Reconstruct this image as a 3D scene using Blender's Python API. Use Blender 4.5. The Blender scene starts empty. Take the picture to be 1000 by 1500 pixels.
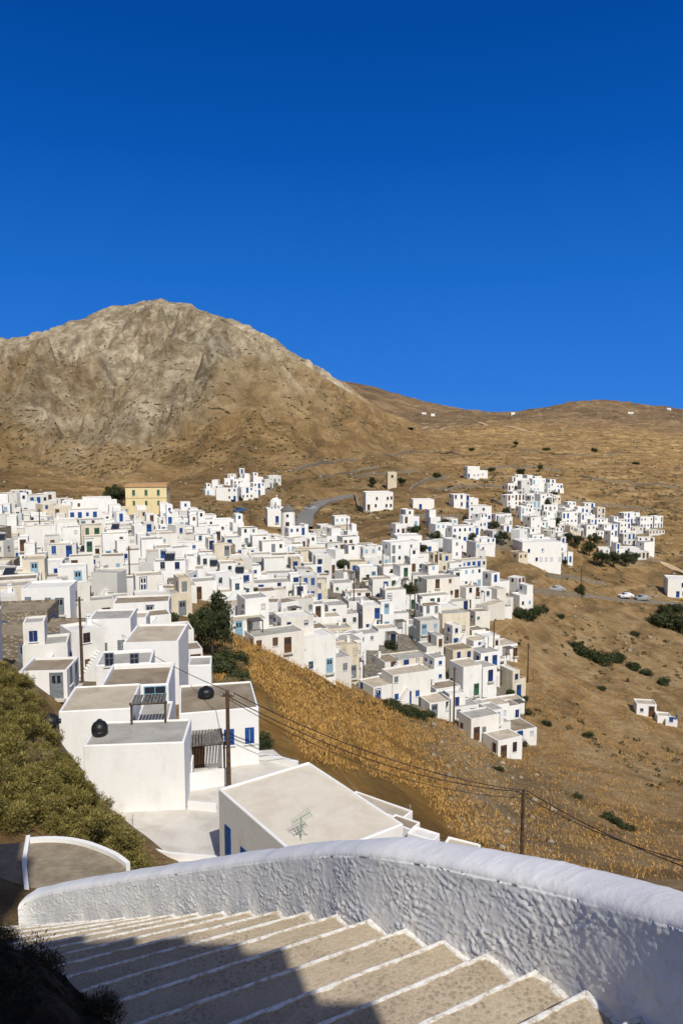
import bpy, math, random, bmesh
import numpy as np
from mathutils import Vector, Matrix
random.seed(7); rng=np.random.default_rng(7)
C=bpy.context.scene.collection
F=1083.0; PITCH=math.radians(5.8); cp,sp=math.cos(PITCH),math.sin(PITCH)
# ---------------------------------------------------------------- helpers
def slope(v):
    b=(750-np.asarray(v,float))/F
    return (b*cp-sp)/(cp+b*sp)
def P(u,v,d):
    a=(u-500)/F; b=(750-v)/F; yy=cp+b*sp; zz=-sp+b*cp
    return Vector((a/yy*d,d,zz/yy*d))
def Pz(u,v,z):
    return P(u,v,z/float(slope(v)))
def proj(x,y,z):
    dep=y*cp-z*sp; up=y*sp+z*cp
    dep=np.where(dep<0.1,0.1,dep)
    return 500+F*x/dep, 750-F*up/dep
_perm=np.random.default_rng(3).permutation(256); _perm=np.concatenate([_perm,_perm,_perm])
_g=np.random.default_rng(4).normal(size=(256,2)); _g/=np.linalg.norm(_g,axis=1)[:,None]
def perlin(x,y,seed=0):
    x=np.asarray(x,float)+seed*17.3; y=np.asarray(y,float)+seed*9.1
    xi=np.floor(x).astype(int); yi=np.floor(y).astype(int); xf=x-xi; yf=y-yi
    def gr(ix,iy,dx,dy):
        g=_g[_perm[_perm[ix&255]+(iy&255)]]; return g[...,0]*dx+g[...,1]*dy
    s=xf*xf*xf*(xf*(xf*6-15)+10); t=yf*yf*yf*(yf*(yf*6-15)+10)
    a=gr(xi,yi,xf,yf); b=gr(xi+1,yi,xf-1,yf); c=gr(xi,yi+1,xf,yf-1); d=gr(xi+1,yi+1,xf-1,yf-1)
    return (a*(1-s)+b*s)*(1-t)+(c*(1-s)+d*s)*t
def fbm(x,y,o=4,seed=0,ridge=False):
    r=0;amp=1;tot=0
    for i in range(o):
        n=perlin(x*2**i,y*2**i,seed+i)*1.5
        if ridge: n=1-2*np.abs(n)
        r=r+n*amp; tot+=amp; amp*=.5
    return r/tot
def inpoly(x,y,poly):
    x=np.asarray(x,float); y=np.asarray(y,float); c=np.zeros(np.broadcast(x,y).shape,bool); n=len(poly); j=n-1
    for i in range(n):
        xi,yi=poly[i]; xj,yj=poly[j]
        if yi!=yj:
            c^=((yi>y)!=(yj>y))&(x<(xj-xi)*(y-yi)/(yj-yi)+xi)
        j=i
    return c
# ---------------------------------------------------------------- materials
class M:
    def __init__(s,name,rough=.9,spec=.15):
        s.m=bpy.data.materials.new(name); s.m.use_nodes=True; s.t=s.m.node_tree; s.b=s.t.nodes['Principled BSDF']
        s.b.inputs['Roughness'].default_value=rough
        s.b.inputs['Specular IOR Level'].default_value=spec
        s.g=s.t.nodes.new('ShaderNodeNewGeometry')
    def n(s,t,**k):
        o=s.t.nodes.new(t)
        for a,b in k.items(): setattr(o,a,b)
        return o
    def l(s,a,b): s.t.links.new(a,b)
    def pos(s,scale=(1,1,1)):
        m=s.n('ShaderNodeMapping'); m.inputs['Scale'].default_value=scale; s.l(s.g.outputs['Position'],m.inputs['Vector']); return m.outputs[0]
    def noise(s,scale,detail=4,rough=.55,dist=0,vec=None):
        o=s.n('ShaderNodeTexNoise'); o.inputs['Scale'].default_value=scale; o.inputs['Detail'].default_value=detail
        o.inputs['Roughness'].default_value=rough; o.inputs['Distortion'].default_value=dist
        s.l(vec if vec else s.g.outputs['Position'],o.inputs['Vector']); return o.outputs['Fac']
    def vor(s,scale,vec=None,out='Distance'):
        o=s.n('ShaderNodeTexVoronoi'); o.inputs['Scale'].default_value=scale
        s.l(vec if vec else s.g.outputs['Position'],o.inputs['Vector']); return o.outputs[out]
    def ramp(s,fac,stops):
        o=s.n('ShaderNodeValToRGB'); e=o.color_ramp.elements
        while len(e)<len(stops): e.new(.5)
        for i,(p,c) in enumerate(stops):
            e[i].position=p; e[i].color=(*c,1) if not isinstance(c,(int,float)) else (c,c,c,1)
        s.l(fac,o.inputs[0]); return o.outputs[0]
    def mix(s,f,a,b,mode='MIX'):
        o=s.n('ShaderNodeMix',data_type='RGBA',blend_type=mode)
        for v,i in ((f,0),(a,6),(b,7)):
            if isinstance(v,(int,float)): o.inputs[i].default_value=v
            elif isinstance(v,tuple): o.inputs[i].default_value=(*v,1)
            else: s.l(v,o.inputs[i])
        return o.outputs[2]
    def math(s,op,a,b=0.0,clamp=False):
        o=s.n('ShaderNodeMath',operation=op,use_clamp=clamp)
        for v,i in ((a,0),(b,1)):
            if isinstance(v,(int,float)): o.inputs[i].default_value=v
            else: s.l(v,o.inputs[i])
        return o.outputs[0]
    def col(s,c):
        if isinstance(c,tuple): s.b.inputs['Base Color'].default_value=(*c,1)
        else: s.l(c,s.b.inputs['Base Color'])
    def bump(s,h,dist,strength=1.0,prev=None):
        o=s.n('ShaderNodeBump'); o.inputs['Strength'].default_value=strength; o.inputs['Distance'].default_value=dist
        s.l(h,o.inputs['Height'])
        if prev: s.l(prev,o.inputs['Normal'])
        s.l(o.outputs[0],s.b.inputs['Normal']); return o.outputs[0]
def plaster(name,c1,c2,c3,bd=.02,vary=True):
    m=M(name,.85,.15)
    st=m.noise(1.0,5,.6,vec=m.pos((1.3,1.3,.5)))
    c=m.ramp(st,[(.28,c3),(.42,c2),(.62,c1)])
    oi=m.n('ShaderNodeObjectInfo'); r=m.ramp(oi.outputs['Random'],[(0,(.66,.65,.63)),(.10,(.80,.78,.74)),(.22,(.91,.88,.82)),(.4,(.95,.94,.92)),(.7,(.99,.99,.98)),(1,1.0)])
    if vary: c=m.mix(1.0,c,r,'MULTIPLY')
    m.col(c)
    m.bump(m.noise(4,6,.6),bd,.7); return m.m
WHITE=plaster('white_plaster',(.77,.765,.75),(.735,.725,.70),(.63,.61,.575))
WHITEN=plaster('white_plaster_fresh',(.77,.765,.75),(.745,.735,.715),(.67,.66,.635),vary=False)
CREAM=plaster('cream_plaster',(.68,.61,.49),(.60,.54,.43),(.46,.40,.32))
YELLOW=plaster('yellow_plaster',(.72,.61,.36),(.68,.57,.33),(.58,.48,.27),vary=False)
OCHRE=plaster('ochre_cornice',(.46,.29,.15),(.42,.26,.13),(.36,.21,.10),vary=False)
GREYW=plaster('grey_limewash',(.64,.63,.60),(.58,.57,.54),(.46,.45,.42),vary=False)
def stone(name,a,b,c):
    m=M(name,.95,.1); v=m.vor(3.2,vec=m.pos((1,1,1.8)),out='Color'); s=m.n('ShaderNodeSeparateColor'); m.l(v,s.inputs[0])
    cc=m.ramp(s.outputs[0],[(0,a),(.5,b),(1,c)]); e=m.vor(3.2,vec=m.pos((1,1,1.8)))
    m.col(m.mix(m.ramp(e,[(.25,0.0),(.6,.7)]),cc,(.12,.10,.08))); m.bump(e,.05,.8); return m.m
STONE=stone('rubble_stone',(.20,.16,.11),(.30,.25,.18),(.40,.34,.26))
def roofm(name,a,b,c):
    m=M(name,.95,.1); f=m.noise(.8,6,.62,.6); k=m.ramp(f,[(.3,a),(.5,b),(.68,c)])
    f2=m.noise(9,4,.6); m.col(m.mix(.2,k,m.ramp(f2,[(.3,a),(.7,c)]))); m.bump(f2,.015,.4); return m.m
ROOFS=[('beige',roofm('beige_cement',(.33,.28,.21),(.44,.38,.295),(.52,.46,.37))),
 ('grey',roofm('grey_cement',(.25,.24,.215),(.35,.335,.30),(.43,.41,.375))),
 ('white',roofm('white_cement',(.54,.52,.48),(.64,.62,.58),(.72,.71,.68))),
 ('brown',roofm('brown_cement',(.17,.13,.09),(.26,.21,.15),(.33,.28,.21)))]
CREAMR=roofm('cream_cement_screed',(.53,.47,.375),(.63,.57,.465),(.68,.625,.525))
PAVE=roofm('terrace_cement',(.42,.39,.34),(.54,.51,.46),(.62,.59,.54))
def flat(name,c,rough=.6,spec=.3,var=.25):
    m=M(name,rough,spec); f=m.noise(6,4,.6); d=tuple(x*(1-var) for x in c); e=tuple(min(1,x*(1+var)) for x in c)
    m.col(m.ramp(f,[(.35,d),(.65,e)])); return m.m
PAINT={'blue':flat('blue_paint',(.012,.065,.24)),'pale blue':flat('pale_blue_paint',(.22,.36,.47)),
 'brown':flat('brown_paint',(.10,.05,.025)),'grey':flat('grey_paint',(.17,.19,.21)),'green':flat('green_paint',(.035,.10,.06)),'dark blue':flat('dark_blue_paint',(.01,.03,.12))}
GLASS=flat('dark_glass',(.02,.025,.035),.15,.5); BLACK=flat('black_plastic',(.012,.012,.013),.45,.4)
WOOD=flat('weathered_wood',(.085,.055,.035),.9,.1,.4); SLAT=flat('grey_reed_slats',(.14,.13,.12),.9,.1,.4)
METAL=flat('galvanised_metal',(.4,.4,.4),.45,.5); WIRE=flat('cable_rubber',(.02,.02,.02)); GREENM=flat('verdigris_metal',(.09,.20,.12),.5,.4)
ASPH=flat('asphalt',(.19,.18,.17),.9,.1,.2); TRACK=flat('pale_dirt',(.46,.34,.21),.95,.05,.15)
CARP=[flat('white_car_paint',(.7,.7,.7),.3,.5,.03),flat('blue_car_paint',(.05,.10,.2),.3,.5,.03),flat('grey_car_paint',(.3,.31,.32),.3,.5,.03)]
TYRE=flat('tyre_rubber',(.02,.02,.02))
def leafm(name,a,b,c):
    m=M(name,.75,.2); at=m.n('ShaderNodeAttribute',attribute_name='rnd'); m.col(m.ramp(at.outputs['Fac'],[(.0,a),(.5,b),(1,c)])); return m.m
LEAF=leafm('dark_leaves',(.016,.023,.009),(.036,.046,.016),(.078,.085,.032))
BUSH=leafm('olive_leaves',(.075,.062,.018),(.165,.138,.036),(.32,.265,.085))
DRYL=leafm('dry_scrub_leaves',(.06,.05,.022),(.11,.086,.038),(.18,.14,.065))
STRAW=leafm('straw_leaves',(.12,.09,.04),(.22,.165,.075),(.34,.27,.14))
GRASS=leafm('dry_grass_blades',(.36,.19,.05),(.45,.26,.075),(.53,.335,.115))
# ---------------------------------------------------------------- mesh builders
def obj(name,mesh,parent=None,loc=(0,0,0),rot=(0,0,0),**props):
    o=bpy.data.objects.new(name,mesh); C.objects.link(o); o.location=loc; o.rotation_euler=rot
    if parent: o.parent=parent
    for k,v in props.items(): o[k]=v
    return o
class MB:
    def __init__(s): s.v=[];s.f=[];s.mi=[]
    def quad(s,a,b,c,d,mi=0):
        i=len(s.v); s.v+= [a,b,c,d]; s.f.append((i,i+1,i+2,i+3)); s.mi.append(mi)
    def poly(s,pts,mi=0):
        i=len(s.v); s.v+=list(pts); s.f.append(tuple(range(i,i+len(pts)))); s.mi.append(mi)
    def box(s,x0,x1,y0,y1,z0,z1,mi=0):
        i=len(s.v); s.v+=[(x0,y0,z0),(x1,y0,z0),(x1,y1,z0),(x0,y1,z0),(x0,y0,z1),(x1,y0,z1),(x1,y1,z1),(x0,y1,z1)]
        for f in ((0,3,2,1),(4,5,6,7),(0,1,5,4),(1,2,6,5),(2,3,7,6),(3,0,4,7)): s.f.append(tuple(i+k for k in f)); s.mi.append(mi)
    def cyl(s,cx,cy,z0,z1,r0,r1,n=12,mi=0,cap=True,axis='z'):
        i=len(s.v)
        for z,r in ((z0,r0),(z1,r1)):
            for k in range(n):
                a=2*math.pi*k/n; p=(cx+r*math.cos(a),cy+r*math.sin(a),z)
                if axis=='y': p=(p[0],z,p[1])
                if axis=='x': p=(z,p[0],p[1])
                s.v.append(p)
        for k in range(n):
            s.f.append((i+k,i+(k+1)%n,i+n+(k+1)%n,i+n+k)); s.mi.append(mi)
        if cap:
            s.f.append(tuple(i+n+k for k in range(n))); s.mi.append(mi); s.f.append(tuple(i+n-1-k for k in range(n))); s.mi.append(mi)
    def prism(s,pts,z0,z1,mi=0):
        n=len(pts); i=len(s.v); s.v+=[(p[0],p[1],z0) for p in pts]+[(p[0],p[1],z1) for p in pts]
        for k in range(n): s.f.append((i+k,i+(k+1)%n,i+n+(k+1)%n,i+n+k)); s.mi.append(mi)
        s.f.append(tuple(i+n+k for k in range(n))); s.mi.append(mi)
    def beam(s,a,b,r,mi=0,n=6,r2=None):
        a=Vector(a);b=Vector(b);d=(b-a).normalized(); q=d.to_track_quat('Z','Y').to_matrix(); i=len(s.v); r2=r if r2 is None else r2
        for p,rr in ((a,r),(b,r2)):
            for k in range(n):
                t=2*math.pi*k/n; s.v.append(tuple(p+q@Vector((rr*math.cos(t),rr*math.sin(t),0))))
        for k in range(n): s.f.append((i+k,i+(k+1)%n,i+n+(k+1)%n,i+n+k)); s.mi.append(mi)
        s.f.append(tuple(i+n+k for k in range(n))); s.mi.append(mi); s.f.append(tuple(i+n-1-k for k in range(n))); s.mi.append(mi)
    def mesh(s,name,mats,smooth=False):
        m=bpy.data.meshes.new(name); m.from_pydata([tuple(p) for p in s.v],[],s.f)
        for x in mats: m.materials.append(x)
        m.polygons.foreach_set('material_index',s.mi)
        if smooth: m.polygons.foreach_set('use_smooth',[True]*len(s.f))
        m.update(); return m
def npmesh(name,V,Fc,mats,rnd=None,smooth=False):
    V=np.asarray(V,np.float32); Fc=np.asarray(Fc,np.int32); k=Fc.shape[1]; m=bpy.data.meshes.new(name)
    m.vertices.add(len(V)); m.vertices.foreach_set('co',V.ravel()); m.loops.add(Fc.size); m.loops.foreach_set('vertex_index',Fc.ravel())
    m.polygons.add(len(Fc)); m.polygons.foreach_set('loop_start',np.arange(0,Fc.size,k,dtype=np.int32)); m.polygons.foreach_set('loop_total',np.full(len(Fc),k,np.int32))
    for x in mats: m.materials.append(x)
    if rnd is not None:
        a=m.attributes.new('rnd','FLOAT','FACE'); a.data.foreach_set('value',np.asarray(rnd,np.float32))
    m.update(calc_edges=True)
    if smooth: m.polygons.foreach_set('use_smooth',[True]*len(Fc))
    return m
# ---------------------------------------------------------------- terrain
KD=np.array([12,17,24,34,45,60,80,105,135,170,210,260,330,450,650,900,1200,1900,3500,20000],float)
cols=[-300,0,120,240,340,420,500,600,700,760,850,1000,1300]
T={ -300:[1300,1180,1020,930,930,930,880,850,800,760,735,720,700,670,630],
 0:[1345,1262,1110,970,985,960,900,850,790,748,725,712,695,660,600],
 120:[1350,1290,1195,1185,1110,1000,930,870,810,768,740,722,705,670,595],
 240:[1420,1385,1335,1225,1110,1000,915,860,810,768,740,722,700,655,570],
 340:[1450,1410,1350,1225,1090,1000,940,890,835,785,752,730,700,650,570],
 420:[1460,1400,1320,1200,1110,1040,980,920,860,810,765,735,700,650,590],
 500:[1480,1410,1330,1235,1160,1095,1040,985,890,815,775,745,700,655,620],
 600:[1480,1420,1350,1275,1210,1150,1085,1008,900,805,762,730,700,670,648],
 700:[1480,1440,1380,1315,1260,1200,1130,1050,925,830,775,738,705,675,650],
 760:[1480,1440,1390,1335,1285,1225,1155,1075,950,855,790,745,700,672,650],
 850:[1480,1440,1395,1345,1295,1240,1170,1085,985,905,850,790,720,680,655],
 1000:[1480,1440,1395,1345,1305,1262,1195,1112,1020,940,882,815,745,695,670],
 1300:[1480,1440,1395,1345,1305,1262,1195,1112,1020,930,860,790,730,690,665]}
ug=np.arange(-300,1301,10.0); VK=np.zeros((len(ug),len(KD)))
for k in range(15): VK[:,k]=np.interp(ug,cols,[T[c][k] for c in cols])
R1=np.interp(ug,[-300,-100,0,50,100,140,165,180,200,215,240,262,285,300,320,360,400,440,480,520,560,600,640,760,900,1000,1300],[575,530,506,497,482,466,452,450,449,443,440,444,446,456,464,482,500,527,553,577,602,620,632,632,634,650,640])
R2=np.interp(ug,[-300,400,485,550,620,680,740,790,830,880,930,1000,1300],[620,560,553,566,586,599,604,597,587,584,589,598,590])
w14=np.clip((640-ug)/160,0,1)
VK[:,14]=VK[:,14]*(1-w14)+(VK[:,13]+(R1-VK[:,13])*.5)*w14; VK[:,15]=R1
w16=np.clip((720-ug)/180,0,1); VK[:,16]=(R1+22)*w16+np.interp(ug,[620,760,1000,1300],[620,618,632,630])*(1-w16); VK[:,17]=R2; VK[:,18]=R2+45; VK[:,19]=642
SK=slope(VK); lk=np.log(KD)
Y=np.concatenate([np.linspace(-60,1,30,endpoint=False),np.geomspace(1,40,90,endpoint=False),np.geomspace(40,250,190,endpoint=False),np.geomspace(250,1000,360,endpoint=False),np.geomspace(1000,2300,90,endpoint=False),np.geomspace(2300,20000,20)])
NC=800; AM=.95; A=np.linspace(-AM,AM,NC)
W=np.hypot(Y,6.0); X=A[None,:]*W[:,None]; YY=np.repeat(Y[:,None],NC,1)
lf=np.linspace(math.log(12),math.log(20000),900)
SF=np.array([np.interp(lf,lk,SK[i]) for i in range(len(ug))])
def blur(a,n,ax):
    k=np.ones(n)/n; pad=[(0,0),(0,0)]; pad[ax]=(n//2,n//2)
    return np.apply_along_axis(lambda r:np.convolve(r,k,'valid'),ax,np.pad(a,pad,mode='edge'))
for _ in range(2): SF=blur(SF,13,1)
SFn=SF.copy()
for _ in range(2): SFn=blur(SFn,7,0)
wfar=np.clip((lf-math.log(350))/.5,0,1)[None,:]
SF=SFn*(1-wfar)+SF*wfar
uu=np.clip(500+F*X/np.maximum(YY,3),-300,1300)
ly=np.log(np.maximum(YY,12))
fi=(uu+300)/10; i0=np.clip(fi.astype(int),0,len(ug)-2); ft=fi-i0
fj=(ly-lf[0])/(lf[1]-lf[0]); j0=np.clip(fj.astype(int),0,len(lf)-2); gt=fj-j0
S=(SF[i0,j0]*(1-ft)+SF[i0+1,j0]*ft)*(1-gt)+(SF[i0,j0+1]*(1-ft)+SF[i0+1,j0+1]*ft)*gt
Z=S*np.maximum(YY,12)
zn=np.interp(YY,[-60,-20,0,3,6],[-6,-3,-2.7,-4.8,-6.6])
tn=np.clip((YY-6)/6,0,1); Z=np.where(YY<12,zn*(1-tn)+Z*tn,Z)
amp=np.interp(YY,[8,30,60,200,350,900,2000,4000],[.05,.15,.6,1.1,3,6,6,0])
Z+=amp*fbm(X/14,YY/14,5,1)*np.interp(YY,[0,300,700],[1,1,.6])
far=np.interp(YY,[230,420,900,2200,4000],[0,.5,1,1,0])
Z+=far*(8*fbm(X/110,YY/130,5,11,ridge=True)-3)
pkx,pky=-225,905; r=np.hypot(X-pkx,YY-pky); th=np.arctan2(X-pkx,-(YY-pky))
wq=fbm(X/150,YY/150,3,5)
gul=fbm(th*4.6+wq*1.1,r/240,6,21,ridge=True)
fold=fbm((X+.75*YY)/130+wq*.5,(YY-.4*X)/420,5,41,ridge=True)
mm=np.clip((YY-270)/200,0,1)*np.clip((1050-YY)/100,0,1)*np.clip(r/120,0,1)*np.clip((640-uu)/130,0,1)
mm=blur(mm,15,1); crest=np.interp(YY,[0,700,850,2000],[1,1,.15,.15])
crag=fbm(X/24+wq*2,YY/36,6,31,ridge=True)
rt=np.clip((600-uu)/200,.25,1)
Z+=mm*(gul*52-12)*np.clip(r/330,.25,1)*crest*rt
Z+=mm*(fold*46-9)*crest*rt
Z+=np.clip((YY-350)/200,0,1)*np.clip((1050-YY)/100,0,1)*9*crag*mm*np.interp(crest,[.3,1],[.5,1])
lim=slope(np.interp(uu,ug,R1)+1.0)*YY
rel=(YY>300)&(YY<890)&(uu<640); ex=np.where(rel,np.maximum(0,Z-lim+2),0); Z-=ex*.9
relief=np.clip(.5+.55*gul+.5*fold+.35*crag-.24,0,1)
def h(x,y):
    x=np.asarray(x,float); y=np.asarray(y,float)
    fr=np.clip(np.interp(y,Y,np.arange(len(Y))),0,len(Y)-1.001); fc=np.clip((x/np.hypot(y,6.0)+AM)/(2*AM)*(NC-1),0,NC-1.001)
    r0=fr.astype(int);c0=fc.astype(int);a=fr-r0;b=fc-c0
    return (Z[r0,c0]*(1-b)+Z[r0,c0+1]*b)*(1-a)+(Z[r0+1,c0]*(1-b)+Z[r0+1,c0+1]*b)*a
DS=np.geomspace(13,2600,700)
def cast(u,v,dmin=13):
    u=np.atleast_1d(np.asarray(u,float)); v=np.atleast_1d(np.asarray(v,float))
    a=(u-500)/F; b=(750-v)/F; yy=cp+b*sp; zz=-sp+b*cp; ax=a/yy; az=zz/yy
    res=np.full(len(u),np.nan); done=np.zeros(len(u),bool); prev=DS[0]
    for d in DS:
        if d<dmin: prev=d; continue
        hit=(~done)&(az*d<h(ax*d,np.full(len(u),d)))
        res[hit]=(d+prev)/2; done|=hit; prev=d
        if done.all(): break
    x=ax*res; y=res; return x,y,h(np.nan_to_num(x),np.nan_to_num(y,nan=50.0)),~np.isnan(res)
def g(u,v,dmin=13):
    x,y,z,ok=cast(u,v,dmin)
    return (float(x[0]),float(y[0]),float(z[0])) if ok[0] else None
MAINP=[(-60,735),(60,742),(150,752),(260,754),(330,778),(380,792),(430,788),(505,778),(520,800),(575,815),(585,800),(650,790),(700,790),(705,835),(700,850),(765,870),(770,890),(705,905),(690,930),(745,965),(750,1010),(765,1040),(757,1098),(715,1090),(680,1070),(640,1050),(560,1022),(520,1008),(470,985),(345,930),(335,890),(275,870),(262,905),(275,985),(200,985),(110,1010),(50,1010),(40,985),(-60,970)]
RP=[(750,715),(780,700),(810,712),(818,735),(860,750),(915,765),(965,770),(965,782),(900,787),(850,790),(820,785),(835,825),(755,822),(752,790),(775,775),(750,745)]
RP2=[(880,798),(935,795),(962,812),(930,820),(880,812)]
SP1=[(305,724),(345,702),(400,706),(405,714),(370,732),(330,734)]
SP3=[(705,770),(745,770),(745,803),(705,803)]
SP4=[(572,776),(640,768),(745,758),(752,808),(700,815),(650,800),(585,806)]
pu,pv=proj(X,YY,Z)
def mask(polys,lo,hi,bl=5):
    m=np.zeros(X.shape)
    for p in polys: m=np.maximum(m,inpoly(pu,pv,p)*1.0)
    m*=((YY>lo)&(YY<hi)); m=blur(blur(m,bl,0),bl,1); return m
NEARP=[(80,1020),(250,1000),(380,1000),(440,1110),(600,1150),(680,1240),(560,1260),(330,1260),(180,1220),(90,1160)]
vm=mask([MAINP,RP,RP2,SP1,SP3],40,330)*.9
vm=np.maximum(vm,mask([NEARP],26,46)*.6)
om=mask([[(320,915),(470,990),(560,1030),(690,1090),(640,1150),(700,1260),(300,1300),(380,1100),(335,1000)]],30,105,25)
rm=np.clip((YY-290)/150,0,1)*np.clip((640-uu)/160,0,1)
shm=mask([[(230,660),(320,610),(380,582),(440,580),(500,580),(560,600),(640,640),(600,730),(200,740)],[(-80,600),(-10,610),(30,640),(75,720),(-80,720)],[(-60,540),(70,545),(180,590),(170,598),(60,560),(-60,556)]],240,1000,31)  # brown scrub shoulder; the far-left fold polygon is shade painted dark
rm=rm*(1-.75*shm)
rm=np.maximum(rm,mask([[(600,1040),(720,1085),(850,1170),(830,1260),(700,1230),(640,1150)]],34,110,21)*.6)
fm=np.clip((YY-900)/500,0,1)
tanm=mask([[(700,880),(1400,900),(1400,1400),(700,1400),(640,1150),(760,1080)]],30,200,41)
nr,nc=X.shape
V=np.stack([X,YY,Z],-1).reshape(-1,3)
idx=np.arange(nr*nc).reshape(nr,nc); Fc=np.stack([idx[:-1,:-1],idx[:-1,1:],idx[1:,1:],idx[1:,:-1]],-1).reshape(-1,4)
gm=M('hillside_ground',.97,.05)
at=gm.n('ShaderNodeAttribute',attribute_name='zone'); sc=gm.n('ShaderNodeSeparateColor'); gm.l(at.outputs['Color'],sc.inputs[0])
at2=gm.n('ShaderNodeAttribute',attribute_name='relief'); s2=gm.n('ShaderNodeSeparateColor'); gm.l(at2.outputs['Color'],s2.inputs[0])
n1=gm.noise(.03,6,.62,.5); n2=gm.noise(.22,8,.7,.6); n3=gm.noise(1.6,6,.7)
base=gm.ramp(n2,[(.34,(.27,.165,.07)),(.5,(.45,.285,.12)),(.64,(.59,.415,.20))])
base=gm.mix(gm.ramp(n1,[(.42,0.0),(.58,.7)]),base,gm.ramp(n3,[(.3,(.23,.145,.066)),(.7,(.41,.265,.12))]))
base=gm.mix(gm.math('MULTIPLY',s2.outputs[2],.65),base,gm.ramp(n2,[(.34,(.37,.235,.11)),(.5,(.52,.345,.17)),(.64,(.63,.46,.26))]))
org=gm.ramp(n2,[(.34,(.28,.145,.038)),(.48,(.45,.245,.062)),(.64,(.56,.35,.11))])
base=gm.mix(sc.outputs[1],base,gm.mix(.35,org,gm.ramp(n3,[(.3,(.27,.15,.045)),(.7,(.54,.335,.12))])))
rn=gm.noise(.022,9,.72,.9); rn2=gm.noise(.09,10,.78,.5,vec=gm.pos((1,.5,1)))
rock=gm.ramp(rn,[(.38,(.13,.098,.062)),(.46,(.225,.178,.118)),(.54,(.33,.275,.195)),(.61,(.50,.44,.335))])
rock=gm.mix(.5,rock,gm.ramp(rn2,[(.40,(.10,.076,.048)),(.5,(.26,.21,.14)),(.60,(.52,.455,.35))]))
rock=gm.mix(1.0,rock,gm.ramp(s2.outputs[0],[(.12,(.36,.34,.31)),(.38,(.80,.77,.72)),(.72,(1.25,1.25,1.23))]),'MULTIPLY')  # painted shade: gullies tinted darker, ridges paler, along with their scrub and rock
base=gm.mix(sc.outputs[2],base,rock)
farc=gm.ramp(gm.noise(.012,8,.68),[(.38,(.13,.09,.056)),(.5,(.215,.145,.082)),(.61,(.32,.215,.118))])
base=gm.mix(at.outputs['Alpha'],base,farc)
base=gm.mix(gm.math('MULTIPLY',s2.outputs[1],.75),base,gm.ramp(gm.noise(.05,9,.76,.6),[(.39,(.105,.072,.036)),(.5,(.25,.16,.072)),(.61,(.42,.285,.14))]))
sx=gm.n('ShaderNodeSeparateXYZ'); gm.l(gm.g.outputs['Position'],sx.inputs[0])
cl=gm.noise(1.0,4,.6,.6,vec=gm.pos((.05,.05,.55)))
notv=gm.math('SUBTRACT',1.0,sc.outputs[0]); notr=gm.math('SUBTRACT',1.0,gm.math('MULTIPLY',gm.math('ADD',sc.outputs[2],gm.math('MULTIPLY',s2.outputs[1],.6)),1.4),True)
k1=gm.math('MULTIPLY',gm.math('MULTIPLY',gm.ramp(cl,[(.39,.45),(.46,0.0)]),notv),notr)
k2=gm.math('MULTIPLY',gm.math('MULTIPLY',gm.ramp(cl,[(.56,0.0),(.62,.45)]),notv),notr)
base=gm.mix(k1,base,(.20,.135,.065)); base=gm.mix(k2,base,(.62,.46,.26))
ph=gm.math('ADD',gm.math('MULTIPLY',sx.outputs[2],1.9),gm.math('MULTIPLY',gm.noise(.02,3),26.0))
tw=gm.math('SINE',ph); tmask=gm.ramp(gm.noise(.009,2),[(.42,0.0),(.52,1.0)])
tl=gm.math('MULTIPLY',gm.math('MULTIPLY',gm.math('MULTIPLY',gm.ramp(tw,[(.55,0.0),(.97,.55)]),tmask),notv),notr)
base=gm.mix(tl,base,(.12,.085,.045))
def spots(scale,lo,hi,nz,t0,t1,k):
    v=gm.vor(scale); s=gm.ramp(v,[(lo,1.0),(hi,0.0)]); m2=gm.ramp(gm.noise(nz,4,.65,.5),[(t0,0.0),(t1,k)])
    return gm.math('MULTIPLY',s,m2)
sp_=gm.math('MAXIMUM',spots(.28,.12,.32,.025,.45,.58,.6),gm.math('MAXIMUM',spots(.75,.15,.38,.04,.45,.58,.5),spots(.12,.15,.3,.015,.46,.58,.5)))
sp_=gm.math('MULTIPLY',sp_,notv); sp_=gm.math('MULTIPLY',sp_,gm.math('SUBTRACT',1.0,gm.math('MULTIPLY',s2.outputs[2],.4)))
sp_=gm.math('MULTIPLY',sp_,gm.math('SUBTRACT',1.0,gm.math('MULTIPLY',sc.outputs[2],.6))); sp_=gm.math('MULTIPLY',sp_,gm.math('SUBTRACT',1.0,gm.math('MULTIPLY',sc.outputs[1],.7)))
base=gm.mix(sp_,base,(.09,.066,.032))
vil=gm.ramp(n3,[(.3,(.20,.175,.135)),(.5,(.34,.31,.26)),(.65,(.50,.475,.425))])
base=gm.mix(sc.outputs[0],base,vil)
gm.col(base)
b1=gm.bump(gm.noise(.07,12,.75,.4),5.5,1.0); b2=gm.bump(gm.noise(.9,8,.7),.25,.6,b1)
tm=npmesh('ground',V,Fc,[gm.m],smooth=True)
ca=tm.color_attributes.new('zone','FLOAT_COLOR','POINT')
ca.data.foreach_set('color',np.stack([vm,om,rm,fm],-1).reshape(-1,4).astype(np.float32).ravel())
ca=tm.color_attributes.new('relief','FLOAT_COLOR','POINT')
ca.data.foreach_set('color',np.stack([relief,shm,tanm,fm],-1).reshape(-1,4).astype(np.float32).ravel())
obj('ground',tm,kind='structure',label='dry brown hillside with rocky mountain and saddle',category='ground')
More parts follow.
